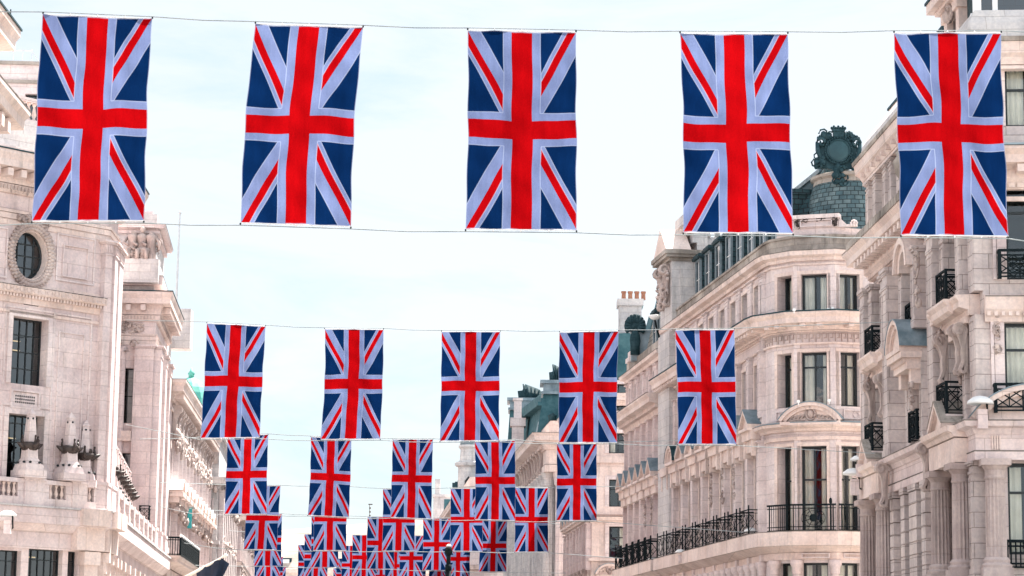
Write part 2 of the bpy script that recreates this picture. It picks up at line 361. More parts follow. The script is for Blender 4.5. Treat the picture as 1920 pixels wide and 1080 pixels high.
    def scroll(s, fr, u, n, z, h, wdt, out=1.0):
        """S-shaped console bracket: big volute at the top, small one at the foot"""
        pts = []; R = h*.145
        for i in range(11):
            a = radians(-230+i*41); r = R*(.2+.8*i/10); pts.append((n+R*out+cos(a)*r, z-R+sin(a)*r))
        e = pts[-1]; r2 = h*.075
        for t in (.3, .6, .85): pts.append((e[0]*(1-t)+(n+r2*.8)*t+h*.05*sin(t*pi), e[1]*(1-t)+(z-h+2*r2)*t))
        for i in range(7):
            a = radians(60-i*50); r = r2*(1-.1*i); pts.append((n+r2*1.0+cos(a)*r, z-h+r2+sin(a)*r))
        th = h*.03
        for side in (u,):
            vs = []; k = len(pts)
            for i, (a, b) in enumerate(pts):
                p0 = pts[max(i-1, 0)]; p1 = pts[min(i+1, k-1)]; dx, dz = p1[0]-p0[0], p1[1]-p0[1]; l = hypot(dx, dz) or 1
                ox, oz = -dz/l*th, dx/l*th
                vs += [fr.P(u-wdt/2, a+ox, b+oz), fr.P(u+wdt/2, a+ox, b+oz), fr.P(u+wdt/2, a-ox, b-oz), fr.P(u-wdt/2, a-ox, b-oz)]
            s.add(vs, [(i*4+j, i*4+(j+1) % 4, i*4+4+(j+1) % 4, i*4+4+j) for i in range(k-1) for j in range(4)]+[(0, 1, 2, 3), (k*4-4, k*4-1, k*4-2, k*4-3)])
        s.prism_nz(fr, [(n-.02, z), (n+R*1.2, z), (n+R*1.6, z-R), (n+R*1.0, z-R*2.2), (n+R*.35, z-h*.7), (n+r2, z-h+r2*.5), (n-.02, z-h)], u-wdt*.36, u+wdt*.36)
    def carve(s, fr, u0, u1, z0, z1, n, cnt, seed=1, r=.12):
        rd = random.Random(seed)
        for i in range(cnt):
            u = rd.uniform(u0, u1); z = rd.uniform(z0, z1); a = r*rd.uniform(.5, 1.25); c = fr.P(u, n, z)
            if rd.random() < .6: s.ball(c, (a*rd.uniform(.7, 1.2), a*rd.uniform(.7, 1.2), a*rd.uniform(.6, 1.7)), 6, 4)
            else:
                ph = rd.uniform(0, 6.28); sg = rd.choice((-1, 1))
                s.tube([fr.P(u+cos(ph+sg*t*.9)*a*(1.8-.22*t), n+.02*t, z+sin(ph+sg*t*.9)*a*(1.8-.22*t)) for t in range(6)], a*.35, 5)
    def build(s, name, m, parent=None, smooth=False, org=None, fixn=True, whole=False):
        if not s.f: return None
        if parent and name not in ('wall', 'attic_wall', 'attic_block', 'room') and not whole:
            ps = s.split()
            if len(ps) > 1: return [q.build(name, m, parent, smooth, org, fixn, True) for q in ps][0]
        if org is None: org = ORG.get(parent.name, (0, 0, 0)) if parent else (0, 0, 0)
        me = bpy.data.meshes.new(name); me.from_pydata([(a-org[0], b-org[1], c-org[2]) for a, b, c in s.v], [], s.f)
        if fixn:
            bm = bmesh.new(); bm.from_mesh(me); bmesh.ops.recalc_face_normals(bm, faces=bm.faces); bm.to_mesh(me); bm.free()
        if smooth:
            me.polygons.foreach_set('use_smooth', [True]*len(me.polygons))
        me.materials.append(M[m] if isinstance(m, str) else m)
        o = bpy.data.objects.new(name, me); COL.objects.link(o)
        if parent: o.parent = parent
        else: o.location = org
        ORG[o.name] = org
        return o
ORG = {}
def tag(o, label=None, cat=None, group=None, kind=None):
    if label: o['label'] = label
    if cat: o['category'] = cat
    if group: o['group'] = group
    if kind: o['kind'] = kind
    return o
def thing(name, loc, label, cat, group=None):
    o = bpy.data.objects.new(name, None); COL.objects.link(o); o.location = loc; o.empty_display_size = .3
    ORG[o.name] = tuple(loc); return tag(o, label, cat, group)
def frs(path): return [Fr(a, b) for a, b in zip(path, path[1:])]
def part(name, m, parent, fn, smooth=False):
    b = MB(); fn(b); return b.build(name, m, parent, smooth)

def walls(mb, path, z0, z1, opens, depth=.45, back=None):
    """faces of a facade along the path, with reveals round every opening; opens = {segment: [(u0,u1,z0,z1)]}"""
    for i, fr in enumerate(frs(path)):
        op = opens.get(i, [])
        us = sorted({0, fr.L, *[o[0] for o in op], *[o[1] for o in op]}); zs = sorted({z0, z1, *[o[2] for o in op], *[o[3] for o in op]})
        us = [u for u in us if 0 <= u <= fr.L]; zs = [z for z in zs if z0 <= z <= z1]
        for a, b in zip(us, us[1:]):
            run = None
            for c, d in zip(zs, zs[1:]):
                um, zm = (a+b)/2, (c+d)/2
                hole = any(o[0] < um < o[1] and o[2] < zm < o[3] for o in op)
                if not hole: run = (run[0] if run else c, d)
                if (hole or d == zs[-1]) and run:
                    mb.quad(fr.P(a, 0, run[0]), fr.P(b, 0, run[0]), fr.P(b, 0, run[1]), fr.P(a, 0, run[1])); run = None
        for o in op:
            u0, u1, a, b = o[:4]; dp = o[4] if len(o) > 4 and o[4] else depth
            mb.quad(fr.P(u0, 0, a), fr.P(u0, -dp, a), fr.P(u0, -dp, b), fr.P(u0, 0, b)); mb.quad(fr.P(u1, 0, a), fr.P(u1, 0, b), fr.P(u1, -dp, b), fr.P(u1, -dp, a))
            mb.quad(fr.P(u0, 0, b), fr.P(u0, -dp, b), fr.P(u1, -dp, b), fr.P(u1, 0, b)); mb.quad(fr.P(u0, 0, a), fr.P(u1, 0, a), fr.P(u1, -dp, a), fr.P(u0, -dp, a))
    if back:
        ring = path+back
        for a, b in zip(ring[len(path)-1:], ring[len(path):]+[ring[0]]):
            mb.quad((*a, z0), (*b, z0), (*b, z1), (*a, z1))
        mb.quad(*[(*p, z1) for p in ring])

def window(parent, fr, u0, u1, z0, z1, depth=.45, v=1, h=(.33,), curt=.5, t=.05, mat_='frame', glass='glass', full=False, seed=0, rm=True):
    rd = random.Random(int(u0*131+z0*17+fr.o[0]*7+fr.o[1]*3)+seed); n = -depth
    b = MB(); d = .05
    b.box(fr, u0, u0+t, n-d, n+d, z0, z1); b.box(fr, u1-t, u1, n-d, n+d, z0, z1)
    b.box(fr, u0+t, u1-t, n-d, n+d, z0, z0+t); b.box(fr, u0+t, u1-t, n-d, n+d, z1-t, z1)
    for i in range(v):
        u = u0+(u1-u0)*(i+1)/(v+1); b.box(fr, u-t*.4, u+t*.4, n-d*.8, n+d*.8, z0+t, z1-t)
    for q in h:
        z = z1-(z1-z0)*q; b.box(fr, u0+t, u1-t, n-d*.7, n+d*.7, z-t*.4, z+t*.4)
    fo = b.build('window', mat_, parent)
    g = MB(); g.quad(fr.P(u0+t, n, z0+t), fr.P(u1-t, n, z0+t), fr.P(u1-t, n, z1-t), fr.P(u0+t, n, z1-t)); g.build('pane', glass, fo, fixn=False)
    if rm:
        r = MB(); nb = n-1.6
        r.quad(fr.P(u0-.4, nb, z0-.3), fr.P(u1+.4, nb, z0-.3), fr.P(u1+.4, nb, z1+.3), fr.P(u0-.4, nb, z1+.3))
        r.quad(fr.P(u0-.4, nb, z0-.3), fr.P(u1+.4, nb, z0-.3), fr.P(u1+.01, n-.06, z0-.01), fr.P(u0-.01, n-.06, z0-.01))
        r.quad(fr.P(u0-.4, nb, z1+.3), fr.P(u1+.4, nb, z1+.3), fr.P(u1+.01, n-.06, z1+.01), fr.P(u0-.01, n-.06, z1+.01))
        r.quad(fr.P(u0-.4, nb, z0-.3), fr.P(u0-.4, nb, z1+.3), fr.P(u0-.01, n-.06, z1+.01), fr.P(u0-.01, n-.06, z0-.01))
        r.quad(fr.P(u1+.4, nb, z0-.3), fr.P(u1+.4, nb, z1+.3), fr.P(u1+.01, n-.06, z1+.01), fr.P(u1+.01, n-.06, z0-.01))
        r.build('room', 'room', fo, fixn=False)
    if rd.random() < curt+.2 and curt > 0:
        c = MB(); W = u1-u0; segs = []
        for (a, e) in ((u0+t, u0+t+W*rd.uniform(.12, .5)*min(1, curt+.4)), (u1-t-W*rd.uniform(.1, .5)*min(1, curt+.4), u1-t)):
            if rd.random() < .8: segs.append((a, e))
        if full: segs = [(u0+t, u0+t+W*rd.uniform(.2, .42)), (u1-t-W*rd.uniform(.14, .3), u1-t)]
        for a, e in segs:
            k = max(3, int((e-a)/.07)); top = z1-t; bot = z0+t+(0 if full else (rd.random() < .4)*(z1-z0)*rd.uniform(.1, .5))
            for i in range(k):
                p, q = a+(e-a)*i/k, a+(e-a)*(i+1)/k; o1 = n-.15-(i % 2)*.06; o2 = n-.15-((i+1) % 2)*.06
                c.quad(fr.P(p, o1, bot), fr.P(q, o2, bot), fr.P(q, o2, top), fr.P(p, o1, top))
        c.build('curtain', 'blind', fo, fixn=False)
    return fo
def railing(parent, fr, u0, u1, z0, z1, n1, n0=0.0, bars=0, cross=True, posts=True, sides=True, name='balcony_railing', r=.022, spikes=False, m='iron', emblem=False):
    b = MB()
    runs = [((u0, n1), (u1, n1))]
    if sides: runs += [((u0, n0), (u0, n1)), ((u1, n0), (u1, n1))]
    for (a, c) in runs:
        A = lambda t, z: fr.P(a[0]+(c[0]-a[0])*t, a[1]+(c[1]-a[1])*t, z)
        l = hypot(c[0]-a[0], c[1]-a[1])
        for z, rr in ((z1, r*1.7), (z1-.14, r), (z0+.12, r), (z0+.02, r)): b.bar(A(0, z), A(1, z), rr)
        kx = max(1, round(l/.75)) if cross else 0
        for i in range(kx):
            t0, t1 = i/kx, (i+1)/kx
            b.bar(A(t0, z0+.12), A(t1, z1-.14), r*.8); b.bar(A(t1, z0+.12), A(t0, z1-.14), r*.8)
            b.bar(A((t0+t1)/2, z0+.12), A((t0+t1)/2, z1-.14), r*.6)
            if spikes: continue
            b.bar(A(t0, (z0+z1)/2), A((t0+t1)/2, z1-.14), r*.7); b.bar(A((t0+t1)/2, z1-.14), A(t1, (z0+z1)/2), r*.7)
            b.bar(A(t0, (z0+z1)/2), A((t0+t1)/2, z0+.12), r*.7); b.bar(A((t0+t1)/2, z0+.12), A(t1, (z0+z1)/2), r*.7)
            if i: b.bar(A(t0, z0), A(t0, z1), r)
        kb = bars if bars else (0 if cross else max(2, int(l/.13)))
        for i in range(1, kb): b.bar(A(i/kb, z0), A(i/kb, z1), r*.75)
    for u in (u0, u1):
        b.bar(fr.P(u, n1, z0-.05), fr.P(u, n1, z1+(.14 if spikes else .03)), r*2.2)
        if spikes: b.ball(fr.P(u, n1, z1+.16), .035, 6, 4)
    return b.build(name, m, parent)
def baluster_row(parent, fr, u0, u1, z0, z1, n, pitch=.24, r=.075, name='balusters', rail=True, m='stone_warm'):
    b = MB(); k = max(1, int((u1-u0)/pitch)); h = z1-z0
    for i in range(k):
        u = u0+(u1-u0)*(i+.5)/k; c = fr.P(u, n, 0)
        b.lathe(c, [(r*q, z0+h*t) for q, t in ((.9, 0), (.9, .08), (.45, .12), (1.1, .35), (.75, .55), (.4, .78), (.75, .86), (.9, .92), (.9, 1))], 8)
    o = b.build(name, m, parent, True)
    return o
def pilaster(b, fr, u0, u1, z0, z1, n=.25, n0=0, cap=.35, base=.3):
    b.box(fr, u0, u1, n0, n, z0+base, z1-cap)
    if u1-u0 > .4:
        for a, c in ((u0+.03, u0+.09), (u1-.09, u1-.03)): b.box(fr, a, c, n, n+.03, z0+base+.1, z1-cap-.1)
        b.box(fr, u0+.09, u1-.09, n, n+.03, z1-cap-.16, z1-cap-.1)
    if base: b.box(fr, u0-.06, u1+.06, n0, n+.06, z0, z0+base*.6); b.box(fr, u0-.03, u1+.03, n0, n+.03, z0+base*.6, z0+base)
    if cap:
        b.box(fr, u0-.03, u1+.03, n0, n+.03, z1-cap, z1-cap*.8); b.box(fr, u0, u1, n0, n, z1-cap*.8, z1-cap*.35)
        b.box(fr, u0-.05, u1+.05, n0, n+.05, z1-cap*.35, z1-cap*.18); b.box(fr, u0-.1, u1+.1, n0, n+.1, z1-cap*.18, z1)
def surround(b, fr, u0, u1, z0, z1, w=.16, n=.07, ear=0):
    b.box(fr, u0-w, u0, 0, n, z0, z1); b.box(fr, u1, u1+w, 0, n, z0, z1); b.box(fr, u0-w-ear, u1+w+ear, 0, n+.01, z1, z1+w)
def panel(b, fr, u0, u1, z0, z1, w=.05, n=.035):
    w *= 1.3; n *= 1.9
    b.box(fr, u0, u0+w, 0, n, z0, z1); b.box(fr, u1-w, u1, 0, n, z0, z1); b.box(fr, u0+w, u1-w, 0, n, z0, z0+w); b.box(fr, u0+w, u1-w, 0, n, z1-w, z1)
def gable(parent, fr, uc, z, half, h, n0, n1, name='pediment', m='stone_warm', top='lead'):
    b = MB(); b.prism_un(fr, [(uc-half, z), (uc+half, z), (uc, z+h)], n0, n1-.18)
    for s in (-1, 1): b.prism_un(fr, [(uc+s*half, z), (uc+s*(half+.06), z+.14), (uc, z+h+.14), (uc, z+h)], n0, n1)
    b.box(fr, uc-half, uc+half, n0, n1-.004, z-.12, z)
    o = b.build(name, m, parent)
    c = MB()
    for s in (-1, 1): c.prism_un(fr, [(uc+s*(half+.07), z+.143), (uc, z+h+.143), (uc, z+h+.18), (uc+s*(half+.08), z+.18)], n0, n1+.02)
    c.build('capping', top, o); return o
def arch_ped(parent, fr, uc, z, half, h, n0, n1, name='arched_pediment', m='stone_warm', top='lead', deep=.2):
    R = (half*half+h*h)/(2*h); zc = z+h-R; a = math.asin(half/R); b = MB(); seg = 14
    pts = [(uc+sin(-a+2*a*i/seg)*R, zc+cos(-a+2*a*i/seg)*R) for i in range(seg+1)]
    b.prism_un(fr, [(uc-half, z)]+pts[1:-1]+[(uc+half, z)], n0, n1-deep)
    b.arc(fr, uc, zc, R+.003, R+.14, pi/2-a, pi/2+a, n0, n1, seg); b.arc(fr, uc, zc, R-.14, R, pi/2-a*.93, pi/2+a*.93, n1-deep+.002, n1-deep*.5, seg)
    b.box(fr, uc-half-.05, uc+half+.05, n0, n1-.004, z-.14, z)
    o = b.build(name, m, parent)
    c = MB(); c.arc(fr, uc, zc, R+.143, R+.18, pi/2-a*1.01, pi/2+a*1.01, n0, n1+.02, seg); c.build('capping', top, o); return o
def cornice_prof(z0, z1, p, n0=0.0):
    h = z1-z0
    return [(n0-.02, z0), (n0+p*.18, z0), (n0+p*.22, z0+h*.25), (n0+p*.35, z0+h*.38), (n0+p*.88, z0+h*.42), (n0+p*.88, z0+h*.68), (n0+p*.95, z0+h*.75), (n0+p, z0+h*.95), (n0+p, z1), (n0-.02, z1+.03)]
def box_prof(z0, z1, p, n0=-.02): return [(n0, z0), (p, z0), (p, z1), (n0, z1)]
def dormer(parent, fr, u, z0, w, h, n, depth, roof='flat', name='dormer', curt=.3):
    b = MB()
    b.box(fr, u-w/2, u+w/2, n-depth, n-.1, z0, z0+h)
    o = b.build(name, 'slate_dark', parent)
    f = MB(); t = .11
    f.box(fr, u-w/2-.02, u-w/2+t, n-.1, n, z0, z0+h); f.box(fr, u+w/2-t, u+w/2+.02, n-.1, n, z0, z0+h)
    f.box(fr, u-w/2-.02, u+w/2+.02, n-.1, n+.001, z0+h-t, z0+h); f.box(fr, u-w/2, u+w/2, n-.1, n+.02, z0, z0+t)
    f.build('surround', 'dormer_front', o)
    g = MB(); g.quad(fr.P(u-w/2+t, n-.06, z0+t), fr.P(u+w/2-t, n-.06, z0+t), fr.P(u+w/2-t, n-.06, z0+h-t), fr.P(u-w/2+t, n-.06, z0+h-t)); g.build('pane', 'glass_dark', o, fixn=False)
    s = MB()
    for q in (0,): s.bar(fr.P(u, n-.05, z0+t), fr.P(u, n-.05, z0+h-t), .016)
    s.bar(fr.P(u-w/2+t, n-.05, z0+h*.55), fr.P(u+w/2-t, n-.05, z0+h*.55), .016); s.build('sash_bar', 'white_paint', o)
    r = MB()
    if roof == 'flat': r.box(fr, u-w/2-.16, u+w/2+.16, n-depth, n+.14, z0+h, z0+h+.14); r.box(fr, u-w/2-.1, u+w/2+.1, n-depth, n+.08, z0+h+.14, z0+h+.24)
    else: r.prism_un(fr, [(u-w/2-.18, z0+h), (u+w/2+.18, z0+h), (u, z0+h+w*.42)], n-depth, n+.16)
    r.build('dormer_roof', 'lead' if roof == 'gable' else 'slate_dark', o)
    return o

# ================================================================== ground
def gr(name, pts, z, m):
    b = MB(); b.quad(*[(x, y, z) for x, y in pts]); return tag(b.build(name, m, fixn=False), kind='structure')
gr('ground', [(-1500, -600), (1500, -600), (1500, 2500), (-1500, 2500)], 0, 'paving')
CL = [(-60, 2.0), (44, .2), (82, -1.5), (118, -5.0), (147, -7.3), (175, -9.9), (203, -12.8), (232, -15.8), (262, -19.2), (298, -23)]
def centre(y):
    for (a, p), (b, q) in zip(CL, CL[1:]):
        if y <= b: return p+(q-p)*(y-a)/(b-a)
    return CL[-1][1]
rd_ = MB()
ys = [-60, 0, 44, 82, 118, 147, 175, 203, 232, 262, 298]
for a, b in zip(ys, ys[1:]): rd_.quad((centre(a)-8, a, .004), (centre(a)+8, a, .004), (centre(b)+8, b, .004), (centre(b)-8, b, .004))
tag(rd_.build('road', 'road', fixn=False), kind='structure')
kb = MB()
for s in (-1, 1):
    for a, b in zip(ys, ys[1:]):
        fr = Fr((centre(a)+s*8.15, a), (centre(b)+s*8.15, b)); kb.box(fr, 0, fr.L, -.15, .15, 0, .12)
tag(kb.build('kerb', 'stone_grey'), kind='structure')

# ================================================================== flags
FLAGW = 2.0
rows = {
 1: [((81,27),(286,36),(270,414),(60,415)), ((479,45),(681,52),(658,425),(451,418)), ((877,57),(1080,61),(1081,432),(873,430)), ((1275,63),(1477,64),(1487,438),(1281,436)), ((1676,62),(1877,62),(1890,443),(1689,441))],
 2: [((388,606),(498,612),(487,820),(376,822)), ((609,617),(719,618),(713,823),(601,824)), ((828,622),(938,622),(936,826),(825,827)), ((1049,623),(1160,621),(1157,830),(1048,830)), ((1266,619),(1377,618),(1381,833),(1271,833))],
 3: [((427,817),(503,815),(500,964),(421,964)), ((583,819),(659,823),(654,970),(577,966)), ((736,824),(812,824),(809,973),(732,970)), ((890,828),(966,826),(966,976),(890,974)), ((1044,832),(1119,832),(1119,976),(1043,976))],
 4: [((464,911),(526,911),(519,1031),(457,1030)), ((591,913),(652,913),(649,1032),(587,1032)), ((718,917),(779,917),(777,1033),(716,1033)), ((845,916),(906,916),(905,1034),(844,1033)), ((966,914),(1028,915),(1028,1035),(965,1035))]}
def gen(cs, w, t0, t1, h):
    out = []
    for i, c in enumerate(cs):
        t = t0+(t1-t0)*i/4; out.append(((c-w/2, t), (c+w/2, t), (c+w/2-1.5, t+h), (c-w/2-1.5, t+h)))
    return out
rows[5] = gen((503, 610, 715, 819, 925), 51.5, 964, 975, 97)
rows[6] = gen((504, 593, 683, 772, 860), 44.5, 1000, 1006, 84)
rows[7] = gen((497, 578, 660, 742, 824), 38, 1020, 1026, 73)
rows[8] = gen((514, 581, 648, 715, 782), 33.5, 1044, 1050, 64)
rows[9] = gen((521, 581, 640, 700, 760), 30, 1063, 1068, 57)
DIST = {1: 44, 2: 82, 3: 117.5, 4: 146, 5: 174, 6: 201, 7: 231, 8: 262, 9: 297}
ROWN = {1: 'nearest row', 2: 'second row back', 3: 'third row back', 4: 'fourth row back', 5: 'fifth row back', 6: 'sixth row back', 7: 'seventh row back', 8: 'eighth row back', 9: 'farthest row'}
POSN = ['leftmost', 'second from the left', 'middle one', 'fourth from the left', 'rightmost']
EXTRA = {(1, 0): 'with its foot swung to the left', (1, 1): 'leaning left with a curved side', (1, 4): 'before the nearest right facade', (2, 1): 'narrowed at its waist', (3, 4): 'with a rumpled red upright'}
frng = random.Random(5)
CORNERS = {}
def flag(row, i, q):
    Y = DIST[row]; tl, tr, br, bl = [Vector(at(p[0], p[1], Y)) for p in q]
    CORNERS[(row, i)] = (tl, tr, br, bl)
    base = (tl+tr)/2
    lab = 'Union flag banner, %s in the %s of street flags' % (POSN[i], ROWN[row])
    if (row, i) in EXTRA: lab = 'Union flag %s, %s in the %s' % (EXTRA[(row, i)], POSN[i], ROWN[row])
    t = thing('union_flag', tuple(base), lab, 'flag', 'Union flags hung across the street in rows of five')
    nx, ny = (18, 32) if row < 4 else (10, 18)
    ph = [frng.uniform(0, 6.28) for _ in range(6)]; sway = frng.uniform(-.05, .05); lean = {(1, 1): -.07, (2, 1): .05, (1, 0): -.02}.get((row, i), sway*.5)
    v, uvs, f = [], [], []
    for b in range(ny+1):
        tt = b/ny
        for a in range(nx+1):
            s = a/nx
            p = (tl*(1-s)+tr*s)*(1-tt)+(bl*(1-s)+br*s)*tt
            env = sin(pi*tt)
            x = lean*env*(1-.3*s) + .012*sin(tt*19+ph[0])*env + (.5-s)*.02*env
            # vertical soft folds, deeper near the hanging points, plus diagonal tension creases
            y = .06*sin(s*7+ph[1]+tt*1.2)*(.4+env) + .032*sin(s*19+ph[2]-tt*3)*(.5+.5*tt) + .024*sin((s*2+tt*3)*6+ph[3]) + .010*sin((s*1.5-tt*4.5)*9+ph[5]) + .05*sin(tt*4+ph[4])*env
            z = -.012*abs(sin(s*pi*4))*(1-tt)**4 + (.012*abs(sin(s*pi*4)))*tt**6
            v.append((p.x+x-base.x, p.y+y-base.y, p.z+z-base.z)); uvs.append((s, 1-tt))
    for b in range(ny):
        for a in range(nx):
            k = b*(nx+1)+a; f.append((k, k+nx+1, k+nx+2, k+1))
    me = bpy.data.meshes.new('cloth'); me.from_pydata(v, [], f); ul = me.uv_layers.new(name='UVMap')
    for lp in me.loops: ul.data[lp.index].uv = uvs[lp.vertex_index]
    me.polygons.foreach_set('use_smooth', [True]*len(me.polygons)); me.materials.append(M['flag'])
    o = bpy.data.objects.new('cloth', me); COL.objects.link(o); o.parent = t
    if row <= 4:
        for (a, c, off) in ((tl, tr, .0), (bl, br, -.0)):
            h = MB(); pts = [tuple(a*(1-s)+c*s+Vector((0, -.012, off))) for s in (0, .25, .5, .75, 1)]
            h.tube(pts, .012 if row < 3 else .015, 5); h.build('hem_cord', 'white_paint', t)
            for s in (0, .25, .5, .75, 1) if row < 3 else (0, 1):
                p = a*(1-s)+c*s; g = MB(); up = .02 if a is tl else -.02
                g.ball((p.x, p.y-.02, p.z+up), (.018, .018, .026), 6, 4); g.build('clip', 'frame' if s in (0, 1) else 'white_paint', t)
for r in rows:
    for i, q in enumerate(rows[r]): flag(r, i, q)

# suspension wires: one along the heads and one along the feet of each row
def wire(row, top, ends):
    Y = DIST[row]; c = [CORNERS[(row, i)] for i in range(5)]; pts = [Vector(ends[0])]
    for i in range(5):
        a, b = (c[i][0], c[i][1]) if top else (c[i][3], c[i][2])
        dz = Vector((0, -.015, .045 if top else -.045))
        if i or True:
            prev = pts[-1]; mid = (prev+a+dz)/2; L_ = (a-prev).length
            if L_ < 12: mid.z -= .012*L_
            pts.append(mid)
        pts += [a+dz, (a+b)/2+dz, b+dz]
    pts.append(Vector(ends[1]))
    b = MB(); b.tube([tuple(p) for p in pts], {1: .011, 2: .013, 3: .017, 4: .02}.get(row, .02), 5)
    nm = 'upper' if top else 'lower'
    tag(b.build('flag_wire', 'cable', org=tuple(pts[0])), '%s steel wire carrying the flags of the %s' % (nm, ROWN[row]), 'wire', 'wires strung across the street')
wire(1, True, (at(-120, 17, 44.0), at(2040, 68, 44.2))); wire(1, False, (at(-120, 425, 44), at(2040, 470, 44.2)))
wire(2, True, (at(236, 600, 99.5), at(1683, 603, 77.5))); wire(2, False, (at(236, 796, 99.5), at(1640, 850, 80)))
wire(3, True, (at(262, 823, 112), at(1480, 820, 99.5))); wire(3, False, (at(300, 950, 128), at(1450, 1002, 99.5)))
wire(4, True, (at(300, 905, 128), at(1170, 912, 131))); wire(4, False, (at(345, 1018, 140), at(1180, 1048, 130)))
wire(5, True, (at(345, 952, 145), at(1072, 985, 160))); wire(5, False, (at(365, 1060, 150), at(1075, 1075, 160)))
wire(6, True, (at(365, 990, 165), at(1060, 1015, 175)))

# ================================================================== street of stone buildings
def wallpart(parent, path, back, z0, z1, opens, m='stone', depth=.45, name='wall'):
    b = MB(); walls(b, path, z0, z1, opens, depth, back); return b.build(name, m, parent, fixn=False)
def sweep(parent, name, path, profs, m='stone_warm'):
    b = MB()
    for p in profs: b.sweep(path, p)
    o = b.build(name, m, parent)
    if m in ('stone_warm', 'stone_pink', 'stone') and name not in ('guilloche',):      # sooty line on every projecting ledge, painted dark to stand in for shade too
        e = MB()
        for p in profs:
            nm = max(n for n, z in p); zt = max(z for n, z in p if n > nm-.04)
            if nm > .3: e.sweep(path, [(nm-.10, zt+.006), (nm+.012, zt+.003), (nm+.014, zt+.034), (nm-.10, zt+.04)])
        if e.f: e.build('weathered_shade_edge', 'soot_shade', parent, whole=True)
    return o
def blocks(parent, name, path, *a, m='stone_warm', **k):
    b = MB(); b.along(path, *a, **k); return b.build(name, m, parent)

